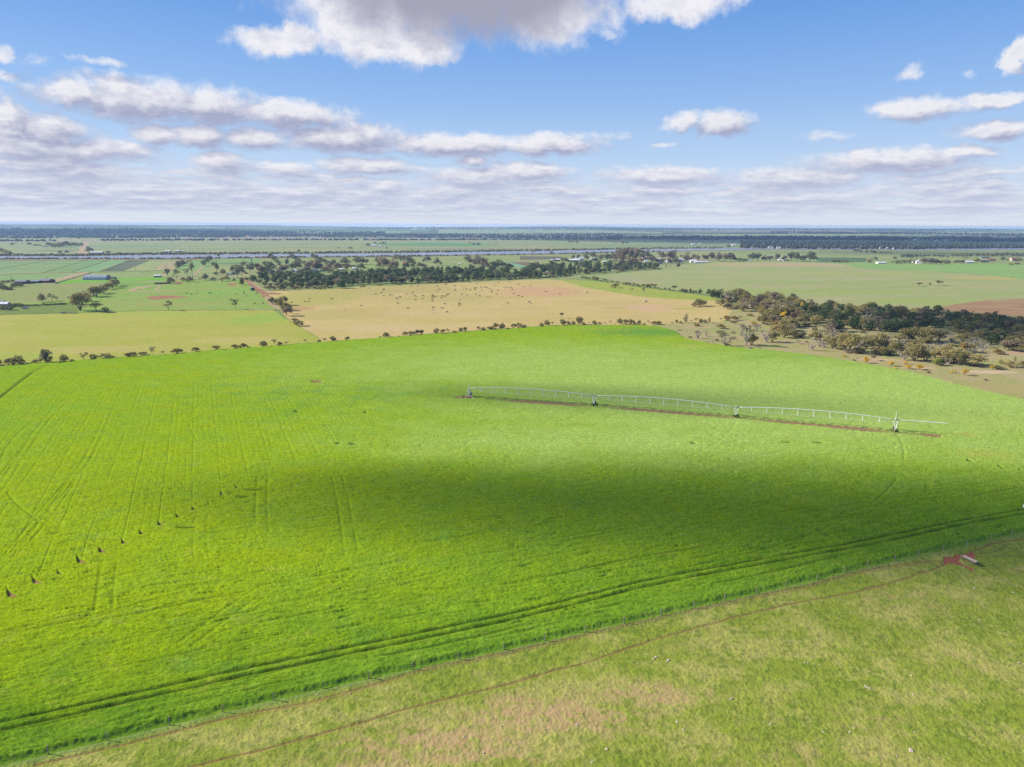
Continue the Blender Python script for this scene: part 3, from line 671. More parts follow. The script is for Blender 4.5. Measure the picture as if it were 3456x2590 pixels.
    # crescents of bare ground where the drill turned
    for (a, b, s) in [(a, b, s * .8) for a, b, s in CRESC]:
        P = gp(a + 4, b + 5); u = (X - P[0] * Y / P[1]) / (2.5 * s ** .7) + .5; v = (Y - P[1]) / (4.6 * s ** .7) + .02
        wd = np.clip(1 - v, 0, 1) ** 2.0; e = .14
        m = sstep(-e, e, u) * sstep(wd + e, wd - e, u) * sstep(-.06, .04, v) * sstep(1.05, .9, v)
        low = np.maximum(low, np.clip(m, 0, 1)); soil = np.maximum(soil, sstep(.55, .9, m))
    for (a, b, hw, hd) in ((2340, 1503, 9, 3), (2655, 1500, 16, 2), (2760, 1500, 18, 2.5), (3271, 1562, 7, 3), (3376, 1583, 6, 4), (1190, 1505, 14, 3), (860, 1661, 40, 2.5), (820, 1685, 24, 3), (628, 1790, 36, 3), (1000, 1395, 8, 3), (1234, 1398, 6, 3), (1142, 1503, 8, 3)):
        low = np.maximum(low, blob(X, Y, a, b, hw, hd, .4))
    m = blob(X, Y, 1070, 1293, 18, 3.5, .3); low = np.maximum(low, m); soil = np.maximum(soil, m)
    # bare strip beside the irrigator, muddy ring at its pivot
    PL = resample(PIV, 60); d = seg_dist(X, Y + 2.6, PL); u = perlin(X / 16, Y / 30, 61)
    st = sstep(2.6 + 0.9 * u, 1.3 + 0.9 * u, d + 0.5 * perlin(X / 1.2, Y / 1.2, 62)) * (px < 3176) * (px > 1640)
    fade = np.interp(px, [1650, 1720, 1800, 1900, 1990, 2010, 2090, 2170, 2280, 2400, 2500, 2620, 2680, 2850, 2960, 3030, 3100, 3150, 3172], [.1, .55, 1, .85, .3, .0, .5, 1, 1, .7, .25, .6, 1, 1, .6, .2, .4, .9, .6])
    soil = np.maximum(soil, st * fade); low = np.maximum(low, st * np.maximum(fade, .45))
    d2 = seg_dist(X, Y + 0.4, PL) ; low = np.maximum(low, np.exp(-(d2 / np.maximum(.5, .5 * cmax)) ** 2) * .9 * (px > 1600))
    m = blob(X, Y, 1580, 1345, 30, 5, .3) * sstep(-.2, .2, perlin(X / 2, Y / 2, 4) + .25); low = np.maximum(low, m); soil = np.maximum(soil, m * .8)
    m = blob(X, Y, 1552, 1347, 18, 3, .4); soil = np.maximum(soil, m * .9)
    for (a, b) in PIV[1:4]:
        m = blob(X, Y, a, b, 14, 3.5, .4); low = np.maximum(low, m)
    P0 = gp(*PIV[0])
    for (a, b) in PIV[1:4]:
        R = math.hypot(*(gp(a, b) - P0)[:2]); d = np.abs(np.hypot(X - P0[0], Y - P0[1]) - R); g = np.exp(-(d / np.maximum(.3, .55 * cmax)) ** 2) * .45 * np.minimum(1, .3 / np.maximum(.3, .55 * cmax)); low = np.maximum(low, g * (perlin(X / 20, Y / 20, 5) > -.1))
    # crop colour: sunward glow painted yellower to the left; its own tone bluish where it is rank, straw where it is dry
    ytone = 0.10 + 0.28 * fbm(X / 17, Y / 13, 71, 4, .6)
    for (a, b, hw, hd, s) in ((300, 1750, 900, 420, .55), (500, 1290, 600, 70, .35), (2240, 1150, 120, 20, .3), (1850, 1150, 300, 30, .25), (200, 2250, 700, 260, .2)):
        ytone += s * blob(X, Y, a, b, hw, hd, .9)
    blue = 0.30 * fbm(X / 12 + 7, Y / 8, 81, 4, .6)
    for (a, b, hw, hd, s) in ((2180, 1125, 160, 14, .7), (2900, 1210, 350, 26, .3), (1100, 1330, 420, 60, .3), (1300, 2250, 900, 160, .15), (3150, 1350, 500, 70, .25), (2450, 1240, 600, 80, .15)):
        blue += s * blob(X, Y, a, b, hw, hd, .9)
    blue = np.maximum(blue, sstep(14, 2, D) * .35)
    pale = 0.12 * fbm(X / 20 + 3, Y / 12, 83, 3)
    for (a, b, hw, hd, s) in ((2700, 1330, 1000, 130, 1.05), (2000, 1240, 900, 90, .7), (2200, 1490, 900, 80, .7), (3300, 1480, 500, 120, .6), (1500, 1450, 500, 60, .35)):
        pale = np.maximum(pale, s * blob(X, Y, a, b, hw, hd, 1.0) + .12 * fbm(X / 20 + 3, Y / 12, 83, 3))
    dry = sstep(0.55, 1.0, fbm(X / 6 + 2, Y / 4, 86, 5, .7)) * .22
    for (a, b, hw, hd, s) in ((3251, 1474, 50, 8, .8), (3279, 1537, 40, 12, .8), (3340, 1545, 90, 20, .6), (3420, 1560, 80, 12, .5), (2350, 1175, 70, 8, .7), (3130, 1430, 30, 10, .4), (3000, 1360, 20, 5, .5), (3350, 1430, 120, 30, .3), (2000, 1115, 140, 7, .4)):
        dry = np.maximum(dry, s * blob(X, Y, a, b, hw, hd, .7) * sstep(-.35, .35, perlin(X / 3, Y / 3, 87)))
    h = np.maximum(h * (1 - 0.86 * np.clip(low, 0, 1)), 0.05)
    h = h * (1 - .9 * np.clip(soil, 0, 1)) + 0.02
    tp = sstep(-.1, 1.2, D + .35 * perlin(X / 3.1, Y / 3.1, 12) + .2 * perlin(X / .7, Y / .7, 13)); h = h * (.12 + .88 * tp)
    Z = h + 0.36 - 0.06 * (1 - tp)
    me = grid_mesh('crop', X, Y, Z, ins, dict(soil=soil, low=low, ytone=ytone, blue=blue, dry=dry, pale=pale, deep=sstep(48, 4, D) * (.42 + .3 * fbm(X / 9, Y / 5, 95, 3)) + .25 * blob(X, Y, 100, 2480, 700, 140, .9)))  # deep: greener along the fence, plus view-angle darkening painted into the lower left
    smooth(me)
    m, t, out = new_mat('crop')
    at = lambda n: t.new('ShaderNodeAttribute', attribute_name=n).outputs['Fac']
    co = t.new('ShaderNodeTexCoord').outputs['Object']
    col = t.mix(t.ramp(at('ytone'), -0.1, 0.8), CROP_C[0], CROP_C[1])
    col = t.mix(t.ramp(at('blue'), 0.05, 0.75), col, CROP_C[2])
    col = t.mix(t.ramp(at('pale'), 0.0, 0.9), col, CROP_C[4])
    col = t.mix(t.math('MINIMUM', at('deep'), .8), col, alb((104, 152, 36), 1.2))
    ca = t.vec('MULTIPLY', co, (0.5, 1.3, 1))
    nf = t.noise(ca, 2.6, 5, 0.7); g = t.ramp(nf, 0.28, 0.72, 0.68, 1.32, smooth=False)
    n2 = t.noise(t.vec('MULTIPLY', co, (0.6, 1.6, 1)), 0.55, 4, 0.65); g2 = t.ramp(n2, 0.3, 0.7, 0.86, 1.14, smooth=False)
    g = t.math('MULTIPLY', g, g2)
    col = t.mix(at('dry'), col, CROP_C[3])
    col = t.mix(1.0, col, t.comb(g, g, g), 'MULTIPLY')
    col = t.mix(t.math('MULTIPLY', t.ramp(at('low'), .12, .95), .7), col, alb((84, 96, 34)))          # soil, and shade on the stems, painted dark into ruts and drill rows
    sn = t.noise(co, 1.3, 4, 0.7)
    scol = t.mix(sn, alb((140, 98, 78)), alb((210, 168, 134)))
    col = t.mix(at('soil'), col, scol)
    nrm = bump(t, nf, 0.75, 0.24)
    d1 = t.new('ShaderNodeBsdfDiffuse'); t.put(d1.inputs[0], col); t.l.new(nrm, d1.inputs['Normal'])
    tr = t.new('ShaderNodeBsdfTranslucent'); t.put(tr.inputs[0], t.mix(1.0, col, (1.25, 1.15, 0.35, 1), 'MULTIPLY')); t.l.new(nrm, tr.inputs['Normal'])
    mx = t.new('ShaderNodeMixShader'); t.put(mx.inputs[0], t.math('MULTIPLY', t.math('SUBTRACT', 1.0, at('soil')), 0.16)); t.l.new(d1.outputs[0], mx.inputs[1]); t.l.new(tr.outputs[0], mx.inputs[2])
    t.l.new(mx.outputs[0], out.inputs[0])
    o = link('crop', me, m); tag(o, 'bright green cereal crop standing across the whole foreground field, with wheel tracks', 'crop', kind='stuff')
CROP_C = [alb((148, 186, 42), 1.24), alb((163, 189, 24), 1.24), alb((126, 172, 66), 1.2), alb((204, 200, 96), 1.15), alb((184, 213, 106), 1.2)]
build_crop()

SOILPATCH = [(3180 + a * .06781, 1850 + b * .06781) for a, b in ((60, 560), (170, 515), (400, 530), (540, 520), (640, 420), (900, 390), (1250, 330), (1480, 270), (1560, 330), (1600, 420), (1650, 560), (1400, 640), (1050, 560), (900, 600), (830, 660), (800, 760), (1000, 860), (1250, 1000), (1560, 1190), (1500, 1220), (1100, 1010), (870, 920), (500, 880), (320, 820), (20, 960), (-20, 930), (100, 840))]
TRK_A = [(117, 2590), (437, 2517), (781, 2427), (1055, 2373), (1250, 2322), (1445, 2263), (1728, 2206), (2001, 2142), (2353, 2060), (2705, 1986), (2900, 1935), (3095, 1904), (3185, 1898)]
TRK_B = [(560, 2625), (680, 2588), (898, 2537), (1172, 2459), (1406, 2392), (1728, 2311), (2001, 2236), (2158, 2181), (2431, 2103), (2665, 2045), (2861, 2009), (3050, 1960), (3183, 1915)]
def build_pasture():
    poly = FENCE + [(3740, 2740), (-280, 2740)]
    px, py, X, Y, ins, (cx, cy) = view_grid(1735, 2735, 2.8, poly)
    cm = np.maximum(cx, cy)
    tuft = fbm(X / 1.5, Y / 1.5, 111, 4, .7); fine = perlin(X / .55, Y / .55, 112) + .7 * perlin(X / .27, Y / .27, 113)
    h = 0.10 + 0.055 * tuft + 0.04 * fine
    dark = sstep(.15, .75, tuft + .55 * fbm(X / 9, Y / 9, 114, 3)) ; dark = dark * .8
    pale = sstep(-.35, .75, fbm(X / 15, Y / 11, 115, 6, .7))
    red = np.zeros_like(h)
    base = np.zeros_like(h)
    for (a, b, hw, hd, s) in ((1500, 2520, 330, 75, 1.0), (1850, 2420, 330, 70, 1.0), (2180, 2350, 220, 50, .8), (1250, 2610, 260, 50, .8), (2700, 2560, 400, 60, .35), (3050, 2030, 140, 40, .45), (2960, 2440, 160, 60, .35), (2300, 2190, 120, 30, .3), (3300, 2250, 200, 80, .3)):
        base = np.maximum(base, s * blob(X, Y, a, b, hw, hd, .8))
    pale = np.clip(pale + .5 * base, 0, 1); dark = dark * (1 - .5 * base) * .85
    red = base * sstep(-.25, .55, fbm(X / 4, Y / 3, 116, 4, .7) + .95 * (base - .34)) 
    trk = np.zeros_like(h)
    def ln(L, w, s, wob=.25):
        nonlocal trk
        P = resample(smooth_line(L, 5), 90)
        bx = (px > min(a for a, _ in L) - 50) & (px < max(a for a, _ in L) + 50) & (py > min(b for _, b in L) - 50) & (py < max(b for _, b in L) + 50)
        d = np.abs(seg_dist(X[bx] + wob * perlin(X[bx] / 5, Y[bx] / 5, 1), Y[bx] + wob * perlin(X[bx] / 5, Y[bx] / 5, 2), P))
        we = np.maximum(w, .5 * cm[bx]) * (1 + .35 * perlin(X[bx] / 2.5, Y[bx] / 2.5, 9))
        trk[bx] = np.maximum(trk[bx], np.exp(-(d / we) ** 2) * s * np.minimum(1, w / we))
    ln(TRK_A, .24, .95); ln(TRK_B, .24, .95); ln([(a + 4, b + 7) for a, b in TRK_A[2:]], .2, .5)
    ln([(3280, 1868), (3330, 1850), (3352, 1839), (3456, 1825), (3640, 1795)], .25, 1); ln([(3290, 1877), (3365, 1864), (3393, 1851)], .2, .7); ln([(3300, 1887), (3380, 1884), (3456, 1880), (3640, 1868)], .2, .8)
    ln([(3287, 1899), (3370, 1918), (3456, 1937), (3640, 1975)], .2, .8); ln([(2930, 2000), (3050, 1958), (3130, 1930)], .18, .5); ln([(3290, 1905), (3350, 1945), (3456, 2000)], .2, .4)
    sp = inside(px + 3 * perlin(X / 1.2, Y / 1.2, 33), py + 3 * perlin(X / 1.2, Y / 1.2, 34), SOILPATCH).astype(np.float32)
    trk = np.maximum(trk, sp)
    D = seg_dist(X, Y, resample(FENCE, 120)); green = sstep(2.4, .5, D) * .8
    h = h + .12 * green * (1 + fine * .5)
    h = np.maximum(h - .11 * np.clip(trk + .6 * red, 0, 1), .0)
    h = h * (.15 + .85 * sstep(0, 1.3, D))
    Z = h + .30
    me = grid_mesh('pasture', X, Y, Z, ins, dict(dark=dark, pale=pale, red=red, trk=trk, green=green, worn=sp)); smooth(me)
    m, t, out = new_mat('pasture')
    at = lambda n: t.new('ShaderNodeAttribute', attribute_name=n).outputs['Fac']
    co = t.new('ShaderNodeTexCoord').outputs['Object']
    col = t.mix(at('pale'), alb((147, 161, 60), 1.12), alb((176, 175, 92), 1.12))
    col = t.mix(at('dark'), col, alb((116, 140, 46), 1.05))
    col = t.mix(at('green'), col, alb((136, 162, 84), 1.05))
    nf = t.noise(co, 3.2, 5, 0.72); g = t.ramp(nf, 0.26, 0.74, 0.72, 1.28, smooth=False)
    n2 = t.noise(co, 0.5, 5, 0.65); g2 = t.ramp(n2, 0.3, 0.7, 0.85, 1.15, smooth=False)
    col = t.mix(1.0, col, t.comb(t.math('MULTIPLY', g, g2), t.math('MULTIPLY', g, g2), g), 'MULTIPLY')
    n3 = t.noise(co, 1.1, 4, 0.7)
    col = t.mix(t.math('MULTIPLY', at('red'), t.ramp(n3, 0.36, 0.58, .35, 1.0)), col, t.mix(n2, alb((208, 158, 118)), alb((212, 192, 138))))
    col = t.mix(at('trk'), col, t.mix(t.math('MULTIPLY', n3, 1.2), alb((106, 78, 48)), alb((174, 132, 94))))
    col = t.mix(at('worn'), col, t.mix(n3, alb((160, 86, 64)), alb((204, 132, 100))))
    # crumbs of pale limestone in the turf
    v = t.new('ShaderNodeTexVoronoi', feature='F1'); t.put(v.inputs['Vector'], co); v.inputs['Scale'].default_value = 0.9; v.inputs['Randomness'].default_value = 1.0
    sz = t.math('MULTIPLY', t.ramp(t.noise(co, .06, 3), .45, .7, 0.0, 1.0), 0.075)
    spk = t.math('LESS_THAN', v.outputs['Distance'], sz)
    col = t.mix(spk, col, alb((222, 208, 190)))
    bsdf(t, out, col, 1.0, 0.05, bump(t, nf, 0.4, 0.15))
    struct(link('pasture', me, m), 'grazed pasture with sheep tracks in front of the wire fence')
build_pasture()

# ---------------------------------------------------------------- trees
def leaf_mat(name, c1, c2, k=1.8, trans=0.36):
    m, t, out = new_mat(name)
    tone = t.new('ShaderNodeAttribute', attribute_name='tone').outputs['Fac']
    rn = t.new('ShaderNodeObjectInfo').outputs['Random']
    f = t.math('ADD', tone, t.math('MULTIPLY', t.math('SUBTRACT', rn, 0.5), 0.7), clamp=True)
    col = t.mix(f, alb(c1, k), alb(c2, k))
    d = t.new('ShaderNodeBsdfDiffuse'); t.put(d.inputs[0], col)
    tr = t.new('ShaderNodeBsdfTranslucent'); t.put(tr.inputs[0], col)
    mx = t.new('ShaderNodeMixShader'); mx.inputs[0].default_value = trans
    t.l.new(d.outputs[0], mx.inputs[1]); t.l.new(tr.outputs[0], mx.inputs[2]); t.l.new(mx.outputs[0], out.inputs[0]); return m
LEAF = {'m': leaf_mat('olive_leaves', (122, 116, 68), (182, 168, 112)), 'r': leaf_mat('dark_olive_leaves', (94, 96, 58), (142, 136, 90)),
        'p': leaf_mat('pine_needles', (72, 90, 54), (116, 126, 78)), 'g': leaf_mat('gum_leaves', (100, 106, 76), (148, 146, 110)),
        'b': leaf_mat('brownish_gum_leaves', (118, 106, 86), (160, 142, 116)), 'w': leaf_mat('wattle_blossom', (190, 160, 44), (236, 204, 60)),
        'x': leaf_mat('grey_leaves', (126, 122, 96), (164, 152, 122)), 'v': leaf_mat('rusty_leaves', (134, 114, 66), (162, 138, 84)), 'l': leaf_mat('lime_leaves', (110, 124, 50), (156, 160, 76))}
BARK = plain('grey_bark', (140, 126, 112), 0.95, 0.1, vary=.25)
DEADWOOD = plain('bleached_dead_wood', (205, 192, 182), 0.95, 0.1, vary=.2)

def leaf_mesh(name, lobes, n, size, seed, jit=1.0):
    """many small leaf tufts spread through the lobes (x, y, z, rx, rz); unit height, unit width"""
    r = np.random.RandomState(seed); V = []; Fc = []; T = []
    wts = np.array([l[3] ** 2 * l[4] for l in lobes]); wts = wts / wts.sum()
    for (x, y, z, rx, rz), wt in zip(lobes, wts):
        k = max(8, int(n * wt)); lt = r.uniform(-.18, .18)
        u = r.normal(size=(k, 3)); u /= np.linalg.norm(u, axis=1)[:, None]
        q = r.uniform(0.25, 1.0, k) ** (1 / 2.2) * (1 + r.normal(size=k) * .08 * jit)
        c = np.c_[x + u[:, 0] * q * rx, y + u[:, 1] * q * rx, z + u[:, 2] * q * rz]
        c = c[c[:, 2] > 0.005]; k = len(c)
        a = r.normal(size=(k, 3)); a /= np.linalg.norm(a, axis=1)[:, None]
        b = np.cross(a, r.normal(size=(k, 3))); b /= np.linalg.norm(b, axis=1)[:, None]
        s = (size * r.uniform(.55, 1.35, k))[:, None]
        o = len(V) and sum(len(i) for i in V)
        quad = np.stack([c - a * s - b * s * .45, c + a * s * .2 - b * s * .6, c + a * s + b * s * .4, c - a * s * .1 + b * s * .6], 1)
        V.append(quad.reshape(-1, 3)); Fc.append(np.arange(k * 4).reshape(k, 4) + o)
        T.append(np.repeat(np.clip(.45 + lt + r.uniform(-.3, .3, k), 0, 1), 4))
    me = mesh_np(name, np.concatenate(V), np.concatenate(Fc)); attr(me, 'tone', np.concatenate(T)); return me
def branches(name, stems):
    mb = MB()
    for pts, r1, r2 in stems:
        n = len(pts); mb.tube(pts, [r1 + (r2 - r1) * i / (n - 1) for i in range(n)], 5)
    return mb.mesh(name)
def limb(rn, a, b, bend=.05, n=4):
    a = Vector(a); b = Vector(b)
    return [a.lerp(b, i / (n - 1)) + Vector((rn.uniform(-bend, bend), rn.uniform(-bend, bend), rn.uniform(-bend, bend) * .5)) * (0 if i in (0, n - 1) else 1) for i in range(n)]

SPEC = {}
def make_kind(code, seed):
    rn = random.Random(seed * 131 + sum(map(ord, code)) * 7); L = []; S = []; n = 650; size = .045; leaf = code if code in LEAF else 'm'; bark = BARK
    ang = lambda i, k: 2 * math.pi * i / k + rn.uniform(-.5, .5)
    if code in ('m', 'v', 'M'):          # spreading multi-stemmed mallee / tea tree
        k = rn.randint(6, 8); n = 800 if code != 'M' else 1500; size = .05 if code != 'M' else .034
        if code == 'M': leaf = 'm'; k = rn.randint(9, 12)
        for i in range(k):
            a = ang(i, k); d = rn.uniform(.16, .36); z = rn.uniform(.42, .78) - .18 * d
            L.append((math.cos(a) * d, math.sin(a) * d, z, rn.uniform(.13, .21), rn.uniform(.12, .20)))
        L += [(rn.uniform(-.1, .1), rn.uniform(-.1, .1), .82, .2, .16), (rn.uniform(-.2, .2), 0, .7, .2, .18)]
        for l in L[:6]: S.append((limb(rn, (rn.uniform(-.04, .04), rn.uniform(-.04, .04), 0), (l[0] * .85, l[1] * .85, l[2])), .022, .008))
    elif code in ('r', 'l'):             # round dense bushy tree
        k = 8; n = 750
        L = [(0, 0, .52, .34, .36)]
        for i in range(k):
            a = ang(i, k); L.append((math.cos(a) * .26, math.sin(a) * .26, rn.uniform(.28, .78), rn.uniform(.16, .24), rn.uniform(.15, .22)))
        L.append((rn.uniform(-.1, .1), 0, .86, .18, .14)); S = [(limb(rn, (0, 0, 0), (.02, 0, .5)), .03, .015), (limb(rn, (0, 0, .12), (.18, .08, .5)), .018, .008)]
    elif code in ('s', 'S'):             # low shrub
        n = 420; leaf = {'s': 'r', 'S': 'm'}[code]
        L = [(0, 0, .42, .36, .45)] + [(math.cos(ang(i, 6)) * .28, math.sin(ang(i, 6)) * .28, rn.uniform(.28, .6), .2, .3) for i in range(6)]
        S = [(limb(rn, (0, 0, 0), (.1, .05, .5)), .02, .01)]; size = .06
    elif code in ('t', 'x', 'T'):        # thin open crown on a visible stem
        n = 330 if code != 'x' else 260; leaf = {'t': 'r', 'x': 'x', 'T': 'g'}[code]; k = rn.randint(5, 7); size = .042
        for i in range(k):
            a = ang(i, k); d = rn.uniform(.08, .36); L.append((math.cos(a) * d, math.sin(a) * d, rn.uniform(.5, .88), rn.uniform(.11, .18), rn.uniform(.07, .12)))
        S.append((limb(rn, (0, 0, 0), (.03, .02, .6), .04), .022, .012))
        for l in L: S.append((limb(rn, (.02, .01, rn.uniform(.25, .5)), l[:3], .03), .011, .004))
    elif code in ('g', 'b', 'G', 'B'):   # gum with rounded clumps; G tall with a long bare stem
        n = 1000; leaf = 'b' if code in ('b', 'B') else 'g'; k = rn.randint(8, 10); z0 = {'g': .36, 'b': .3, 'G': .6, 'B': .2}[code]; size = .042
        if code == 'G': n = 480; k = 6
        for i in range(k):
            a = ang(i, k); d = rn.uniform(.12, .36); L.append((math.cos(a) * d, math.sin(a) * d, rn.uniform(z0, .86 - .2 * d), rn.uniform(.14, .22), rn.uniform(.10, .16) * (.7 if code == 'G' else 1)))
        L += [(rn.uniform(-.08, .08), rn.uniform(-.08, .08), .88, .18, .11), (0, 0, (z0 + .9) / 2, .24, .18 if code != 'G' else .1)]
        S.append((limb(rn, (0, 0, 0), (.03, .02, .75), .03), .026, .012))
        for l in L[:6]: S.append((limb(rn, (.01, .01, rn.uniform(z0 * .6, z0 + .1)), l[:3], .03), .014, .005))
    elif code in ('p', 'P'):             # native pine: dark, dense, irregular cone
        n = 900; leaf = 'p'; size = .045
        for i in range(12):
            z = .16 + .74 * (i + .5) / 12; d = (1.05 - z) ** .4 * rn.uniform(.1, .36) * (.85 if code == 'p' else 1.1); a = rn.uniform(0, 6.28)
            L.append((math.cos(a) * d, math.sin(a) * d, z, .13 + .10 * (1 - z) ** .6, rn.uniform(.08, .13)))
        L.append((0, 0, .5, .26, .33)); S = [(limb(rn, (0, 0, 0), (0, 0, .8), .01), .028, .008)]
    elif code == 'u':                    # flat umbrella crown
        n = 420; leaf = 'r'; size = .045
        for i in range(7):
            a = ang(i, 7); d = rn.uniform(.12, .36); L.append((math.cos(a) * d, math.sin(a) * d, .80 - .25 * d + rn.uniform(-.04, .04), rn.uniform(.13, .19), .09))
        L.append((0, 0, .88, .24, .1)); S.append((limb(rn, (0, 0, 0), (.02, .02, .55), .03), .025, .016))
        for l in L: S.append((limb(rn, (.015, .015, .48), l[:3], .03), .014, .005))
    elif code == 'c':                    # slender column
        n = 420; leaf = 'g'
        L = [(rn.uniform(-.12, .12), rn.uniform(-.12, .12), .12 + .8 * i / 8, .30 * math.sin(math.pi * min(1, .22 + .72 * i / 8)) + .1, .11) for i in range(9)]; S = [(limb(rn, (0, 0, 0), (0, 0, .8), .01), .05, .01)]
    elif code == 'w':                    # wattle in bloom
        n = 520; leaf = 'w'; size = .05
        for i in range(8):
            a = ang(i, 8); d = rn.uniform(.1, .3); L.append((math.cos(a) * d, math.sin(a) * d, rn.uniform(.45, .82), rn.uniform(.14, .2), rn.uniform(.11, .16)))
        S = [(limb(rn, (0, 0, 0), (l[0] * .7, l[1] * .7, l[2]), .03), .014, .006) for l in L[:5]]
    elif code in ('d', 'D', 'f'):        # dead: bleached limbs; D keeps some grey leaf; f fallen
        bark = DEADWOOD; k = 9
        for i in range(k):
            a = ang(i, k); d = rn.uniform(.2, .5); z = rn.uniform(.55, 1.0) if code != 'f' else rn.uniform(.1, .5)
            e = Vector((math.cos(a) * d, math.sin(a) * d, z)); st = Vector((rn.uniform(-.03, .03), rn.uniform(-.03, .03), rn.uniform(0, .15)))
            if code == 'f': st = Vector((rn.uniform(-.35, .35), 0, .08))
            P = limb(rn, st, e, .06, 5); S.append((P, .026, .006))
            for j in range(4):
                m_ = P[rn.randint(1, 4)]; S.append((limb(rn, m_, m_ + Vector((rn.uniform(-.17, .17), rn.uniform(-.17, .17), rn.uniform(.02, .22))), .02, 3), .010, .004))
        if code == 'D': n = 300; leaf = 'x'; size = .04; L = [(s[0][-1][0] * .9, s[0][-1][1] * .9, min(.9, s[0][-1][2]), .13, .09) for s in S[::5]]
        else: leaf = None
        if code == 'f': S.append(([(-.5, 0, .06), (0, .03, .08), (.5, -.02, .05)], .05, .03))
    crown = leaf_mesh('crown', L, n, size, seed * 17 + 3) if leaf else None
    trunk = branches('trunk', S)
    return crown, (LEAF[leaf] if leaf else None), trunk, bark
NVAR = {'m': 6, 'r': 5, 'p': 5, 'P': 3, 'M': 6, 'b': 4, 'g': 5}
VAR = {}
def variant(code, i):
    k = (code, i % NVAR.get(code, 3))
    if k not in VAR: VAR[k] = make_kind(code, k[1] + 1)
    return VAR[k]
KIND = {'m': ('mallee_tree', 'spreading olive brown tree'), 'M': ('mallee_tree', 'spreading many-limbed olive tree'), 'v': ('mallee_tree', 'rusty orange bushy tree'), 'r': ('bushy_tree', 'round dark bushy tree'), 'l': ('bushy_tree', 'light green bushy tree'),
        's': ('shrub', 'low dark shrub'), 'S': ('shrub', 'low olive shrub'), 't': ('open_tree', 'thin open-crowned tree'), 'T': ('open_tree', 'airy grey-green tree'), 'x': ('open_tree', 'sparse greyish tree'),
        'g': ('gum_tree', 'tall grey-green gum'), 'G': ('gum_tree', 'gum with long bare trunk'), 'b': ('gum_tree', 'brownish dense gum'), 'B': ('gum_tree', 'wide brownish gum'), 'p': ('pine_tree', 'dark green pine'), 'P': ('conifer_tree', 'broad dark conifer'),
        'u': ('umbrella_tree', 'flat-topped umbrella tree'), 'c': ('column_tree', 'slender upright tree'), 'w': ('wattle_tree', 'yellow flowering wattle'), 'd': ('dead_tree', 'bare bleached dead tree'), 'D': ('dead_tree', 'half-dead pale-limbed tree'), 'f': ('fallen_tree', 'fallen bleached tree')}
CATS = {'shrub': 'shrub'}
THINGS = []         # (object, screen x) for labels that need telling apart
TC = [0]
def tree(px, base, top, wpx, code, where, group):
    """one tree whose foot stands under the photograph pixel (px, base)"""
    TC[0] += 1; i = TC[0]; rn = random.Random(i)
    P = gp(px, base); s = mpp(P); h = max(.8, (base - top) * s / math.cos(PITCH) * (1.14 if code in 'gbB' else 1.02)); w = max(.6, wpx * s * (1.5 if code in 'gbBG' else 1.3))
    crown, lm, trunk, bk = variant(code, i)
    nm, desc = KIND[code]
    root = empty(nm, (P[0], P[1], P[2]), rn.uniform(0, 6.28), (w, w, h))
    if crown is not None: link('crown', crown, lm, root)
    link('trunk', trunk, bk, root)
    tag(root, f'{desc} {where}', CATS.get(nm, 'tree'), group); THINGS.append((root, px)); return root
def trees(view, data, where, group):
    for row in data.strip().split(';'):
        q = row.split()
        if len(q) < 5: continue
        (x, b), (_, t) = vw(view, (float(q[0]), float(q[1])), (0, float(q[2])))
        tree(x, b, t, float(q[3]) * VIEWS[view][2], q[4], where, group)

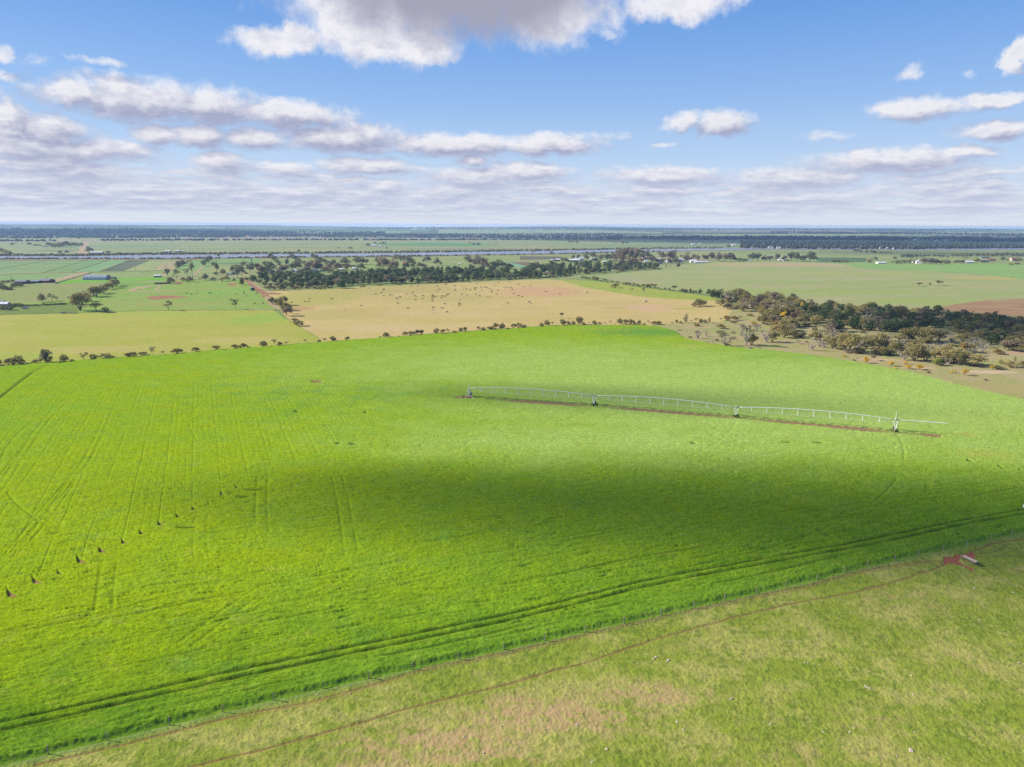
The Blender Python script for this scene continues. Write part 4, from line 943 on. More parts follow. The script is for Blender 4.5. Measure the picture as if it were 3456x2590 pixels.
HG = 'trees along the far edge of the crop'
HW = "in the row along the crop's far edge"
def plant():
    trees('H1', """8 520 450 40 r;25 545 515 60 s;110 530 440 110 m;170 530 436 110 m;222 505 400 100 r;268 530 440 90 m;340 512 492 30 s;460 508 452 110 m;575 500 345 118 g;610 505 405 90 r;690 500 488 60 s;803 492 385 105 r;898 482 450 55 s;
1040 468 373 110 t;1165 460 388 100 r;1290 455 380 110 m;1360 440 375 60 t;1390 447 402 75 m;1600 434 372 110 m;1665 430 362 100 m;1765 408 362 85 m;1810 400 360 45 m;1895 402 295 68 t;2030 395 347 48 t""", HW, HG)
    trees('H2', """180 385 318 155 m;405 362 305 95 m;660 340 283 100 m;770 345 322 60 s;895 320 268 95 m;995 325 253 90 m;1055 312 285 40 m;1155 318 300 45 s;1255 304 225 92 r;1355 308 288 55 s;1392 270 203 75 t;1452 292 235 75 m;1540 285 230 55 x;1775 250 203 48 t;1946 250 207 45 r;2010 245 187 62 x;2118 235 163 82 r""", HW, HG)
    trees('H3', """265 365 318 62 m;672 335 310 32 s;750 335 263 92 r;908 322 305 30 s;985 318 253 60 m;1050 305 252 95 m;1130 300 233 80 m;1190 298 233 70 m;1375 292 210 68 r;1450 288 225 60 m;1520 275 222 62 t;1597 282 240 65 s;1677 268 205 65 r;1732 265 197 55 m;1900 235 190 48 m;1957 250 200 60 r;2045 232 192 85 m""", HW, HG)
    trees('H4', """20 410 378 60 s;80 412 335 95 m;165 415 332 80 r;240 412 388 40 s;305 402 345 70 m;370 402 330 80 m;442 398 353 65 r;657 380 330 62 r;722 372 295 75 r;790 360 317 45 t;905 283 207 65 u;918 362 285 80 r;987 355 308 55 r;1050 360 308 55 r;1122 358 253 90 r;1182 358 320 38 s;1247 352 322 20 t;1313 358 300 65 r;1377 348 322 45 m;1443 345 320 40 x;1510 350 302 42 x;1630 352 275 80 r;1700 350 290 75 m;1762 355 288 75 m;1813 358 315 35 r;1868 358 298 52 r;1930 355 335 35 s;1985 345 297 38 x;2050 355 312 70 m;2110 358 310 75 r""", HW, HG)
    trees('H5', """240 465 445 25 s;293 462 415 40 r;345 468 432 38 r;403 458 345 58 c;470 455 420 40 x;520 460 395 40 x;530 500 450 70 S;580 462 405 55 r;628 458 415 50 r;682 448 388 40 c;328 552 538 50 s;415 560 548 20 s;890 440 370 95 v;985 430 375 80 v;1045 425 370 50 x;820 432 395 50 x;970 462 430 60 s;820 530 470 95 v""", 'by the corner of crop and woodland', HG)
    trees('H5', "565 262 172 140 M;505 272 215 80 m", 'standing alone in the straw field', 'lone trees in the straw field')
    HH = 'in the hedge line beside the straw field'
    HLG = 'trees in the hedge line behind the straw field'
    trees('H5', "360 98 52 70 r;395 98 54 60 r;455 105 50 45 p;490 105 70 35 p;522 108 68 30 p;570 115 55 60 P;672 125 55 70 P;715 165 55 110 P;760 160 70 70 p;815 130 55 90 P;790 165 100 50 p;850 165 120 70 s;930 145 85 75 r;965 140 100 60 r;155 70 38 32 r;205 74 40 32 r;265 80 15 80 u;128 68 50 14 s;280 86 70 22 s;88 68 55 15 s;105 69 54 14 s;325 80 66 16 s;240 80 60 24 r", HH, HLG)
    trees('C5', """740 880 850 60 s;790 885 855 50 s;830 895 870 60 s;900 915 850 50 r;945 920 860 60 r;1005 930 910 30 s;1055 935 890 30 r;1088 930 885 25 r;1100 945 920 30 s;1178 945 920 35 s;1240 950 930 25 s;1265 945 918 25 s;1260 968 955 30 s;1345 980 945 40 m;1400 985 940 90 m;1440 985 950 50 m;1500 980 950 50 m;1490 1005 985 50 s;1560 1010 970 80 m;1640 1010 965 50 m;1700 1030 970 70 m;1750 1030 965 80 m;1800 1020 965 70 m;1880 1055 1040 20 s""", HH, HLG)
    trees('C5', "1215 1030 965 110 m;1468 1080 1035 55 t;1640 1115 1010 70 x", 'on the green strip by the straw field', 'lone trees in the straw field')
    trees('C7', "1020 768 725 75 u;1140 750 725 30 r;1235 758 700 90 u", 'alone on the pale sage field', 'lone trees on the sage field')
    # near group beside the farm road
    NG = 'trees beside the farm road'; NW = 'beside the dirt road at the straw field'
    trees('C3', "90 1275 1165 120 m;60 1250 1180 70 m;170 1290 1180 110 r;260 1290 1150 130 m;200 1300 1210 90 r;290 1370 1250 150 m;340 1350 1290 80 m;300 1450 1320 140 b;350 1420 1340 70 b;420 1525 1480 90 m", NW, NG)
    trees('H2', "1690 45 -35 110 m;1640 10 -40 60 m;1660 30 -8 50 s", NW, NG)
    # left paddocks
    LW = 'in the left paddocks'; LG = 'trees in the left paddocks'
    trees('C1', """1200 1370 1100 260 M;1130 1280 1150 120 m;1290 1230 1100 130 m;1390 1165 1010 150 M;1440 1160 1000 170 m;1540 1110 985 140 m;1500 1130 1000 100 r;1640 1045 950 110 m;1600 1060 960 80 m;1680 1030 900 120 m;1740 1010 895 110 m;1440 1390 1250 200 u;1360 1310 1265 110 u;1580 1400 1310 100 r;630 1240 1105 120 r;780 1228 1110 105 t;850 1222 1150 70 t;1030 1210 1150 40 t;1240 1110 1070 60 t""", LW, LG)
    trees('C1', "210 1310 1255 90 r;270 1310 1248 90 r;330 1312 1262 80 r;390 1305 1268 70 s;450 1300 1272 60 s;510 1298 1268 70 s;570 1297 1264 80 s;650 1290 1250 70 r;710 1288 1255 70 s;770 1285 1252 70 s;830 1283 1248 70 s;900 1280 1244 80 s;960 1278 1242 80 s", 'in the clipped hedge row by the house', 'shrubs of the hedge row')
    trees('C1', "60 1355 1290 110 r;150 1362 1295 120 r;20 1350 1300 60 s;20 1055 925 110 r;80 1060 985 90 r;150 1060 990 90 s;210 1020 950 70 s;120 950 905 60 s;60 950 910 60 s;190 940 895 60 s;220 1000 945 110 r;310 1010 950 100 r;270 1000 955 60 r;400 935 910 50 s;690 935 905 50 s", 'around the farm buildings', 'trees around the farm buildings')
    trees('C1', "1810 1000 985 30 s;1840 1000 986 30 s;1870 1000 986 30 s;1895 1000 988 25 s", 'on the paddock by the big trees', LG)
    trees('C2', "525 1365 1215 130 t;1525 1350 1190 115 t", 'standing alone at the field edge', LG)
    VW_ = 'near the valley road'; VG = 'trees along the valley road'
    trees('C2', """735 695 605 110 b;680 750 640 100 g;885 905 630 80 G;800 855 740 90 T;650 900 750 80 G;510 860 750 80 g;560 965 865 120 r;745 938 865 70 m;835 942 850 110 r;905 940 890 60 x;1000 930 870 70 x;1075 922 825 90 g;1040 900 840 50 x;1190 907 865 90 r;1255 882 640 70 G;1233 838 785 70 r;1340 832 740 100 r;1330 932 860 80 m;1405 922 840 80 m;1505 927 885 45 r;1490 875 690 80 G;1555 880 700 110 g;1620 865 700 90 g;1625 985 870 95 P;1645 692 625 90 r;1050 702 610 70 r;1100 662 570 80 r;1145 622 540 70 r;1195 712 645 50 g;970 588 555 90 s;1270 558 510 60 r;600 860 815 20 c;1690 820 790 60 s""", VW_, VG)
    trees('C2', "1745 790 680 110 g;1780 702 650 60 r;1850 772 670 100 g;1975 702 625 90 r;2060 762 650 110 g;1915 862 710 120 b;1990 800 700 100 g;1760 920 860 90 p;1690 920 870 60 r", 'behind the pine belt near the houses', 'trees by the houses behind the pine belt')
    WR = 'in a slanting windbreak near the river'
    for (x0, y0, x1, y1, n) in ((60, 575, 190, 690, 6), (375, 575, 500, 665, 6), (690, 575, 930, 690, 9)):
        for i in range(n):
            t = i / (n - 1); x = x0 + (x1 - x0) * t; y = y0 + (y1 - y0) * t + 8
            (a, b), = vw('C3', (x, y)); tree(a, b, b - 15.5, 14, 'r' if i % 2 else 'g', WR, 'windbreak trees by the river')
    BW = 'behind the pine belt by houses'; BG = 'trees by the houses behind the pine belt'
    trees('C3', """480 497 450 45 r;305 684 590 80 P;560 684 620 60 r;40 765 655 120 g;100 780 700 80 g;230 790 690 110 b;300 785 695 90 b;380 770 670 90 g;440 755 640 120 b;490 740 650 70 b;620 780 650 110 b;680 770 635 110 b;740 775 620 130 b;800 775 640 110 b;590 810 720 110 g;860 800 720 80 g;930 800 680 150 B;1000 690 600 80 r;960 720 640 60 g;1050 765 660 110 b;1100 750 680 80 b;1170 690 580 130 g;1200 775 670 120 b;1290 735 690 70 r;1410 775 670 115 g;1350 675 570 130 g;1440 675 590 70 g;1495 678 605 55 g;1640 655 575 60 g;1540 800 750 70 r;1700 745 590 100 b;1750 755 595 130 b;1820 755 620 120 b;1880 765 610 130 b;1940 750 640 80 b;1920 610 535 110 g;2000 625 545 120 g;2060 650 550 110 g;2130 695 570 130 g;2090 725 640 80 P;2190 725 620 80 r;1680 720 650 80 b""", BW, BG)
    trees('C4', "180 690 600 70 g;290 715 645 100 r;340 715 660 80 r;385 715 685 50 r;410 640 565 100 g;350 640 605 50 r;550 690 590 95 g;520 690 650 40 x;608 688 632 40 r;565 760 700 55 p;632 775 700 50 p;695 782 715 50 p;730 782 710 45 p;1060 765 685 75 g;1010 645 550 80 g;1050 670 570 100 b;1130 690 575 100 B;1190 695 565 120 B;1240 705 585 110 B;1290 712 620 90 b;1390 745 640 110 g;1470 745 620 130 g;1530 740 640 80 g;1310 720 670 90 b;1610 745 660 90 m;1670 745 680 60 m;180 472 445 30 s;430 480 460 20 s;2000 528 465 70 x", BW, BG)
    TWN = 'among the roofs of the small town'; TG = 'trees of the small town'
    trees('C5', """300 630 572 55 r;370 610 575 60 r;595 592 530 65 r;672 592 525 60 r;785 632 500 80 g;480 640 570 90 r;440 630 585 50 r;885 592 500 110 g;920 635 580 100 r;1010 625 540 80 b;980 600 560 50 l;1100 625 530 110 g;1190 625 520 100 g;1250 645 480 130 b;1300 650 470 110 b;1350 665 460 140 b;1440 655 450 140 b;1530 645 460 130 b;1430 705 600 120 b;1520 705 600 110 b;1330 700 610 90 b;1640 560 470 90 b;1700 585 465 110 b;1610 605 520 90 g;1760 665 560 110 b;1920 592 500 120 b;2050 595 490 130 b;1840 665 600 80 b;1930 665 600 70 b;2040 665 600 80 b;2130 665 570 100 b;270 520 478 55 r;1790 495 462 50 s;1860 498 465 60 s;2125 495 465 40 s""", TWN, TG)
    trees('C5', "1850 735 660 70 m;1980 740 680 40 x;2160 740 660 60 g;1720 750 690 60 r;1790 755 690 70 r;1880 755 725 60 s;1660 770 700 50 r;2045 738 700 20 x;2110 740 705 20 x", 'at the end of the pine belt', TG)
    trees('C6', """50 520 410 110 b;100 545 475 70 r;245 535 430 110 b;270 440 412 40 u;180 480 440 30 r;330 515 445 70 b;385 520 450 60 b;460 520 450 60 b;500 520 455 50 b;560 515 425 90 b;650 525 425 100 b;720 530 440 80 b;790 530 430 90 b;840 528 460 60 b;900 520 480 70 s;960 520 485 70 s;1060 520 430 90 g;1130 520 430 80 g;1210 520 455 70 b;1290 522 465 80 b;1375 520 440 70 b;1460 520 460 60 b;1550 525 420 100 g;1620 530 430 90 g;1700 530 460 80 b;1780 532 420 110 g;1830 525 440 60 g;100 410 385 45 r;770 357 318 55 r;1000 520 490 60 s""", TWN, TG)
    FR = 'on the plain beyond the sage field'; FG = 'trees on the plain beyond the sage field'
    trees('C7', """285 370 338 45 r;320 372 335 45 r;355 377 358 35 r;420 382 358 45 r;500 387 360 75 r;470 372 340 16 c;580 388 368 25 r;605 388 370 25 r;635 389 370 25 r;665 390 372 25 r;695 391 373 25 r;830 442 395 50 r;880 445 392 60 r;930 445 398 50 r;980 440 392 45 r;1030 435 396 40 r;1075 435 395 45 r;1120 430 398 40 r;1190 430 400 40 r;1240 432 402 45 r;1290 434 402 45 r;1340 436 408 40 r;1400 430 398 50 r;1450 430 392 55 r;1510 432 390 55 r;1560 430 392 45 r;1610 430 390 50 r;1680 428 388 55 r;1740 430 384 55 r;1790 428 380 45 r;1850 428 388 50 r;1900 428 376 50 r;1960 428 384 50 r;2010 425 374 45 r;2070 426 384 55 r;2130 424 382 50 r;2190 424 384 50 r;740 457 425 45 r;450 497 455 80 m;520 472 425 45 r;480 462 430 16 c;30 492 455 50 s;70 492 458 40 s;110 494 458 40 s;150 496 460 40 s;195 497 462 40 s;760 512 470 100 m;850 502 465 90 m;920 498 460 90 m;980 492 458 70 m;1080 508 452 90 b;1150 512 450 100 b;1220 512 458 80 b;1260 510 470 50 r;1320 508 462 90 r;1440 502 465 70 r;1500 500 462 80 r;1545 470 425 70 x;1680 492 442 95 l;1970 472 428 70 r;2050 475 440 60 r;2160 480 440 70 r;2060 525 500 50 l;2130 520 490 60 r""", FR, FG)
    trees('C1', "190 387 352 70 r;435 382 350 75 r;530 397 372 60 s;590 398 372 60 s;720 400 345 70 b;770 420 350 80 r;830 428 355 80 r;890 430 345 80 r;940 425 340 70 r;1000 415 338 80 b;1060 412 345 70 r;1110 408 352 60 b;1160 408 358 60 r;1220 410 350 60 r;30 500 435 100 r;90 525 455 90 m;150 545 480 90 m;1335 510 420 90 g;1620 512 475 80 r;900 520 470 60 r;1000 520 470 60 g;1960 540 508 50 b;2095 545 512 60 b", 'on the far side of the river', 'trees beyond the river')
    trees('C3', "1515 405 360 70 r;1620 368 340 50 r;1740 372 335 50 r;1775 372 345 30 r;1690 372 350 30 s;1790 445 410 30 s;1250 445 415 70 r;1070 440 415 25 r", 'on the far side of the river', 'trees beyond the river')
    trees('C4', "1100 385 350 60 r;1170 390 352 70 r;1040 362 338 30 r;1430 385 345 40 x", 'on the far side of the river', 'trees beyond the river')
    trees('C5', "540 352 318 50 r;590 350 315 40 b;650 358 315 60 r;1200 365 335 70 x;1260 368 322 60 x;1340 372 325 60 r;1395 370 330 40 r", 'on the far side of the river', 'trees beyond the river')
plant()

def poly_points(poly, n, seed, mind=0.0, ydense=1.0):
    r = random.Random(seed); xs = [p[0] for p in poly]; ys = [p[1] for p in poly]; out = []; tries = 0
    while len(out) < n and tries < n * 200:
        tries += 1; x = r.uniform(min(xs), max(xs)); y = r.uniform(min(ys), max(ys))
        if not inside(np.array([x]), np.array([y]), poly)[0]: continue
        if any(abs(x - a) < mind and abs(y - b) < mind * .32 for a, b in out): continue
        out.append((x, y))
    return out
def plant_belt():
    r = random.Random(5)
    # front edge of the pine belt, then the ranks behind it
    edge = [(862, 952), (900, 972), (960, 975), (1013, 974), (1080, 970), (1150, 968), (1216, 962), (1300, 960), (1400, 957), (1486, 954), (1599, 949), (1734, 943), (1850, 938), (1913, 934), (1958, 927), (2049, 922), (2116, 916), (2184, 911), (2225, 906)]
    xs = 856
    while xs < 2222:
        y = np.interp(xs, [a for a, _ in edge], [b for _, b in edge]); u = r.random()
        code = 'p' if u < .62 else 'P' if u < .75 else 'b' if u < .9 else 'r'
        hh = r.uniform(17, 27) * (1 if xs < 1900 else .85); tree(xs, y - 1 + r.uniform(-2.5, .5), y - hh, hh * r.uniform(.9, 1.4), code, 'on the front edge of the pine belt', 'pines on the front edge of the belt')
        xs += r.uniform(13, 22)
    back = [(870, 930), (960, 934), (1100, 932), (1300, 926), (1500, 921), (1700, 918), (1870, 905), (1960, 897), (2100, 897), (2160, 900), (2215, 903), (2150, 909), (2049, 917), (1950, 922), (1850, 933), (1734, 938), (1599, 944), (1400, 952), (1216, 957), (1013, 967), (900, 962)]
    for (x, y) in poly_points(back, 230, 3, 8.5):
        u = r.random(); code = 'p' if u < .62 else 'P' if u < .9 else 'g'
        hh = r.uniform(19, 27) * (1 if x < 1900 else .85); tree(x, y, y - hh, hh * r.uniform(.9, 1.4), code, 'in the ranks of the long pine belt', 'pines in the ranks of the belt')
    trees('C3', "1115 1037 900 150 P;50 1058 990 90 m;110 1060 1000 70 m;200 1062 990 90 m;260 1060 1000 70 v;420 1058 1000 90 v;800 1052 1010 80 s;860 1040 1005 60 s;950 1032 1000 70 s;1430 1017 1000 80 s;640 1040 950 90 g;720 1035 1000 50 s", 'just in front of the pine belt', 'pines on the front edge of the belt')
def plant_wood():
    r = random.Random(11)
    spec = [('H5', "870 738 555 165 D;1345 692 505 170 d;1115 728 475 150 D;1180 726 590 130 m;1060 600 480 90 d;540 645 525 120 d;640 620 535 90 d;700 690 645 120 f;935 735 690 60 f;770 675 640 40 s;905 735 700 40 s;1600 700 655 60 f;1430 690 560 120 m;1570 640 540 110 m;1690 640 540 120 m;1770 640 570 80 r;1900 790 640 130 d;2040 760 650 110 d;1740 710 660 80 x;2140 770 620 120 M;2150 640 500 130 d;1990 660 540 120 D;1240 560 480 100 D"),
            ('H6', "140 610 480 130 d;215 645 400 230 M;90 615 500 120 m;330 600 470 170 d;420 600 440 150 M;560 590 420 200 M;620 590 490 110 r;310 655 590 130 S;470 680 585 45 c;600 680 570 150 M;540 670 600 90 m;660 680 620 80 s;720 610 550 70 s;840 735 590 190 d;960 745 540 240 M;1080 740 620 130 M;1000 700 600 120 D;850 540 460 80 d;800 520 430 130 M;950 520 350 230 M;1110 530 350 220 M;1230 520 380 150 m;1190 610 540 120 D;1300 700 560 190 M;1420 770 590 250 M;1460 790 640 150 m;1640 800 660 260 M;1540 640 520 150 v;1620 650 530 140 d;1740 640 530 130 d;1220 790 690 110 l;1260 800 750 60 s;1380 520 470 30 s;500 735 660 60 x;1680 590 530 50 m;1920 665 605 110 v;2108 742 685 26 c;1945 778 722 50 l;2045 812 735 150 m;2190 805 735 80 m;1945 838 808 110 s;1775 965 935 35 s;1120 882 845 40 l;275 742 712 28 s;480 740 660 70 x;1790 440 420 60 w")]
    for v, dta in spec: trees(v, dta, 'at the open front of the woodland', 'trees at the open front of the woodland')
    trees('H6', "162 697 660 40 w;415 768 690 75 w;698 802 735 80 w;750 838 805 45 w;858 785 735 55 w;900 834 778 80 w;1020 844 768 90 w;1385 882 840 45 w;1428 874 843 30 w;1535 908 812 75 w;1848 838 780 70 w;2020 748 730 50 w;310 720 712 20 s", 'on the sandy edge of the crop', 'flowering wattles on the sandy edge')
    trees('H5', "1550 410 320 80 w;1775 345 205 50 w;1740 360 325 50 w;1215 490 440 90 w", 'among the woodland trees', 'flowering wattles in the wood')
    wl = vw('H5', (790, 230), (1000, 165), (1270, 160), (1480, 200), (1700, 215), (1780, 330), (1850, 470), (1680, 590), (1500, 600), (1250, 500), (1330, 430), (1290, 330), (1000, 330), (890, 320))
    for (x, y) in poly_points(wl, 84, 21, 10):
        u = r.random(); code = 'M' if u < .45 else 'm' if u < .65 else 'b' if u < .76 else 'r' if u < .86 else 'D' if u < .92 else 'v' if u < .96 else 'p'
        hh = r.uniform(22, 38); tree(x, y, y - hh, hh * r.uniform(.85, 1.35), code, 'inside the olive end of the wood', 'trees inside the woodland')
    wr = vw('H5', (1740, 300), (2000, 280), (2212, 300)) + vw('H6', (150, 190), (500, 190), (800, 200), (1250, 230), (1600, 265), (1900, 290), (2260, 340), (2260, 470), (1900, 440), (1500, 430), (1150, 350), (800, 420), (600, 410), (200, 400), (-60, 420)) + vw('H5', (1800, 440))
    for (x, y) in poly_points(wr, 125, 22, 11):
        u = r.random(); code = 'P' if u < .46 else 'p' if u < .6 else 'M' if u < .78 else 'b' if u < .88 else 'r' if u < .94 else 'D'
        hh = r.uniform(26, 42); tree(x, y, y - hh, hh * r.uniform(.85, 1.35), code, 'inside the dark part of the wood', 'trees inside the woodland')
    wd = vw('H6', (1700, 480), (1900, 470), (2260, 500), (2260, 660), (2050, 640), (1800, 600))
    for (x, y) in poly_points(wd, 22, 23, 14):
        u = r.random(); code = 'M' if u < .4 else 'P' if u < .7 else 'b'
        hh = r.uniform(24, 36); tree(x, y, y - hh, hh * r.uniform(.9, 1.4), code, 'in the shaded end of the wood', 'trees inside the woodland')
def plant_scrub():
    r = random.Random(31)
    z = vw('H5', (1200, 600), (1500, 620), (1750, 600), (2212, 560)) + vw('H6', (500, 560), (800, 480), (1300, 540), (1700, 480), (1750, 640), (1500, 780), (1100, 780), (700, 690), (300, 660), (0, 650)) + vw('H5', (1900, 720), (1500, 660))
    for (x, y) in poly_points(z, 95, 41, 11):
        u = r.random(); code = 'S' if u < .22 else 's' if u < .34 else 'D' if u < .5 else 'm' if u < .74 else 'x' if u < .84 else 'M' if u < .95 else 'd'
        hh = r.uniform(9, 17) if code in 'sS' else r.uniform(16, 30)
        tree(x, y, y - hh, hh * r.uniform(1.1, 1.6), code, 'in the scrub in front of the wood', 'scrub in front of the wood')
    for (x, y) in poly_points(vw('H5', (420, 640), (560, 500), (900, 460), (1250, 560), (1250, 690), (900, 720)), 16, 43, 12):
        hh = r.uniform(8, 16); tree(x, y, y - hh, hh * 1.4, r.choice('Sxds'), 'on the grass corner by the dead trees', 'scrub in front of the wood')
def plant_understorey():
    r = random.Random(77)
    wl = vw('H5', (820, 240), (1000, 180), (1270, 180), (1480, 210), (1700, 230), (2212, 320)) + vw('H6', (500, 260), (1250, 280), (1900, 340), (2240, 420), (1500, 440), (800, 430), (-60, 430)) + vw('H5', (1680, 590), (1300, 440), (1000, 340))
    for (x, y) in poly_points(wl, 75, 51, 11):
        hh = r.uniform(9, 16); tree(x, y, y - hh, hh * r.uniform(1.3, 2.0), r.choice('SSSsv'), 'in the understorey of the wood', 'understorey of the wood')
    edge = [(862, 954), (900, 974), (960, 977), (1013, 977), (1150, 971), (1400, 960), (1599, 951), (1734, 945), (1850, 940), (1958, 930), (2116, 918), (2220, 908)]
    for i in range(42):
        x = r.uniform(870, 2215); y = np.interp(x, [a for a, _ in edge], [b for _, b in edge]) - r.uniform(-1, 4); hh = r.uniform(6, 11)
        tree(x, y, y - hh, hh * r.uniform(1.3, 2.1), r.choice('SsS'), 'along the foot of the pine belt', 'shrubs along the foot of the pine belt')
plant_belt(); plant_wood(); plant_scrub(); plant_understorey()

# ---- far woods on the hills and along the river: masses nobody could count
def mass(name, pts, hrange, mat, label, cat, seed, wide=1.0):
    r = np.random.RandomState(seed); ico = []
    bm = bmesh.new(); bmesh.ops.create_icosphere(bm, subdivisions=1, radius=1.0); bm.verts.ensure_lookup_table()
    iv = np.array([v.co[:] for v in bm.verts]); fi = np.array([[v.index for v in f.verts] for f in bm.faces]); bm.free()
    V = []; Fc = []; T = []; o = 0
    for (x, y, z) in pts:
        h = r.uniform(*hrange); w = h * r.uniform(.38, .75) * wide
        j = 1 + r.uniform(-.28, .28, (len(iv), 1))
        V.append(iv * j * (w, w, h * .5) + (x, y, z + h * .48)); Fc.append(fi + o); o += len(iv); T.append(np.clip(r.uniform(.1, .9) + r.uniform(-.25, .25, len(iv)), 0, 1))
    me = mesh_np(name, np.concatenate(V), np.concatenate(Fc)); attr(me, 'tone', np.concatenate(T))
    o = link(name, me, mat); tag(o, label, cat, kind='stuff'); return o
def band_pts(top, bot, n, seed, gaps=False):
    r = np.random.RandomState(seed); xs = r.uniform(top[0][0], top[-1][0], n)
    a = np.interp(xs, [p[0] for p in top], [p[1] for p in top]); b = np.interp(xs, [p[0] for p in bot], [p[1] for p in bot])
    P = gp(xs, a + (b - a) * r.uniform(0, 1, n))
    if gaps: P = P[fbm(P[:, 0] / 420 + seed, P[:, 1] / 260, 70 + seed, 3) > -.12]
    return P
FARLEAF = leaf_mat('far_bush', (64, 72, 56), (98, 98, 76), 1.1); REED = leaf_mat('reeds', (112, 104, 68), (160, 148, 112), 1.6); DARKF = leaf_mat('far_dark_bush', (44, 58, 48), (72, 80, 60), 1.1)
def far_woods():
    mass('far_woodland', band_pts([(-150, 794), (300, 795), (1100, 794), (2100, 790)], [(-150, 806), (300, 806), (1100, 801), (2100, 806)], 3380, 1, True), (7, 13), FARLEAF, 'long grey-green band of bushland at the foot of the far hills', 'woodland', 1)
    mass('far_woodland', band_pts([(450, 782), (1300, 785)], [(450, 793), (1300, 794)], 1560, 2, True), (8, 14), FARLEAF, 'dark bush covering the far slope in the middle distance', 'woodland', 2)
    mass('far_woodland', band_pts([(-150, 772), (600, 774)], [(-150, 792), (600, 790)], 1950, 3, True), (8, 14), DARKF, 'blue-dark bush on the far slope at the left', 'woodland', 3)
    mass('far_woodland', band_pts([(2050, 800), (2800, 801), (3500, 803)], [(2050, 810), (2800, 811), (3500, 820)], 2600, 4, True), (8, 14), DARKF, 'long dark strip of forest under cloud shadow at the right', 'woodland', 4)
    mass('far_woodland', band_pts([(2500, 820), (2850, 822), (3080, 832), (3500, 836)], [(2440, 838), (2850, 843), (3080, 842), (3500, 838)], 910, 5, False), (7, 15), FARLEAF, 'scattered trees around the distant riverside settlement', 'woodland', 5)
    mass('far_woodland', band_pts([(1300, 767), (2300, 772), (3500, 776)], [(1300, 774), (2300, 778), (3500, 781)], 1170, 6, True), (8, 14), FARLEAF, 'thin bush along the skyline hills', 'woodland', 6)
    mass('far_woodland', band_pts([(2600, 783), (3500, 791)], [(2600, 788), (3500, 798)], 1430, 7, True), (8, 13), FARLEAF, 'grey bush behind the dark forest strip at the right', 'woodland', 7)
    mass('hedge_line', band_pts([(-150, 812), (190, 813)], [(-150, 815), (190, 816)], 130, 8), (4, 8), DARKF, 'ragged hedge line at the far left beyond the river', 'hedge', 8, 1.3)
    mass('hedge_line', band_pts([(340, 811.5), (1000, 810), (1500, 810), (2050, 808)], [(340, 814), (1000, 812), (1500, 812), (2050, 810)], 620, 9), (4, 9), DARKF, 'long thin hedge along the foot of the far woods', 'hedge', 9, 1.3)
    a = [(x, y - 1.2) for x, y in ((-150, 868), (0, 866), (250, 866.5), (480, 862), (950, 859), (1400, 855), (1850, 848.5), (2184, 842.5), (2440, 840))]
    mass('reeds', band_pts([(x, y - 3.5) for x, y in a], a, 1500, 10), (2, 5), REED, 'brown reeds and scrub along the far river bank', 'reeds', 10, 1.5)
    b = [(-150, 876), (250, 873.5), (480, 874), (950, 869), (1400, 865), (1850, 858), (2184, 849.5)]
    mass('reeds', band_pts(b, [(x, y + 1.5) for x, y in b], 700, 11), (1.5, 4), REED, 'low brown reeds along the near river bank', 'reeds', 11, 1.6)
far_woods()

# ---------------------------------------------------------------- buildings
def rough_iron(name, c, k=1.0, spec=0.4, rough=0.45):
    m, t, out = new_mat(name); co = t.new('ShaderNodeTexCoord').outputs['Object']
    w = t.new('ShaderNodeTexWave', wave_type='BANDS'); t.put(w.inputs['Vector'], co); w.inputs['Scale'].default_value = 1.6
    n = t.noise(co, 0.35, 4); f = t.math('MULTIPLY', t.ramp(w.outputs['Fac'], 0, 1, .9, 1.0), t.ramp(n, .3, .7, .85, 1.08))
    bsdf(t, out, t.mix(1.0, alb(c, k), t.comb(f, f, f), 'MULTIPLY'), rough, spec); return m
ROOF = {'white': rough_iron('pale_iron', (236, 234, 238), 1.55), 'grey': rough_iron('grey_iron', (158, 160, 172)), 'red': rough_iron('red_roof', (196, 104, 92)), 'green': rough_iron('green_iron', (92, 116, 112)), 'dark': rough_iron('dark_roof', (96, 100, 116)), 'tan': rough_iron('tan_roof', (220, 196, 160))}
WALL = {'brick': plain('brick_wall', (150, 100, 84), .9, .1), 'white': plain('white_wall', (226, 220, 214), .8, .2, k=1.4), 'cream': plain('cream_wall', (222, 206, 176), .8, .2), 'iron': rough_iron('iron_wall', (170, 174, 180)), 'dark': plain('shade_wall', (86, 82, 84), .9, .1), 'green': rough_iron('green_wall', (84, 112, 106))}
GLASS = plain('window_glass', (70, 80, 92), .12, .6); DOOR = plain('door_paint', (112, 92, 80), .6, .3)
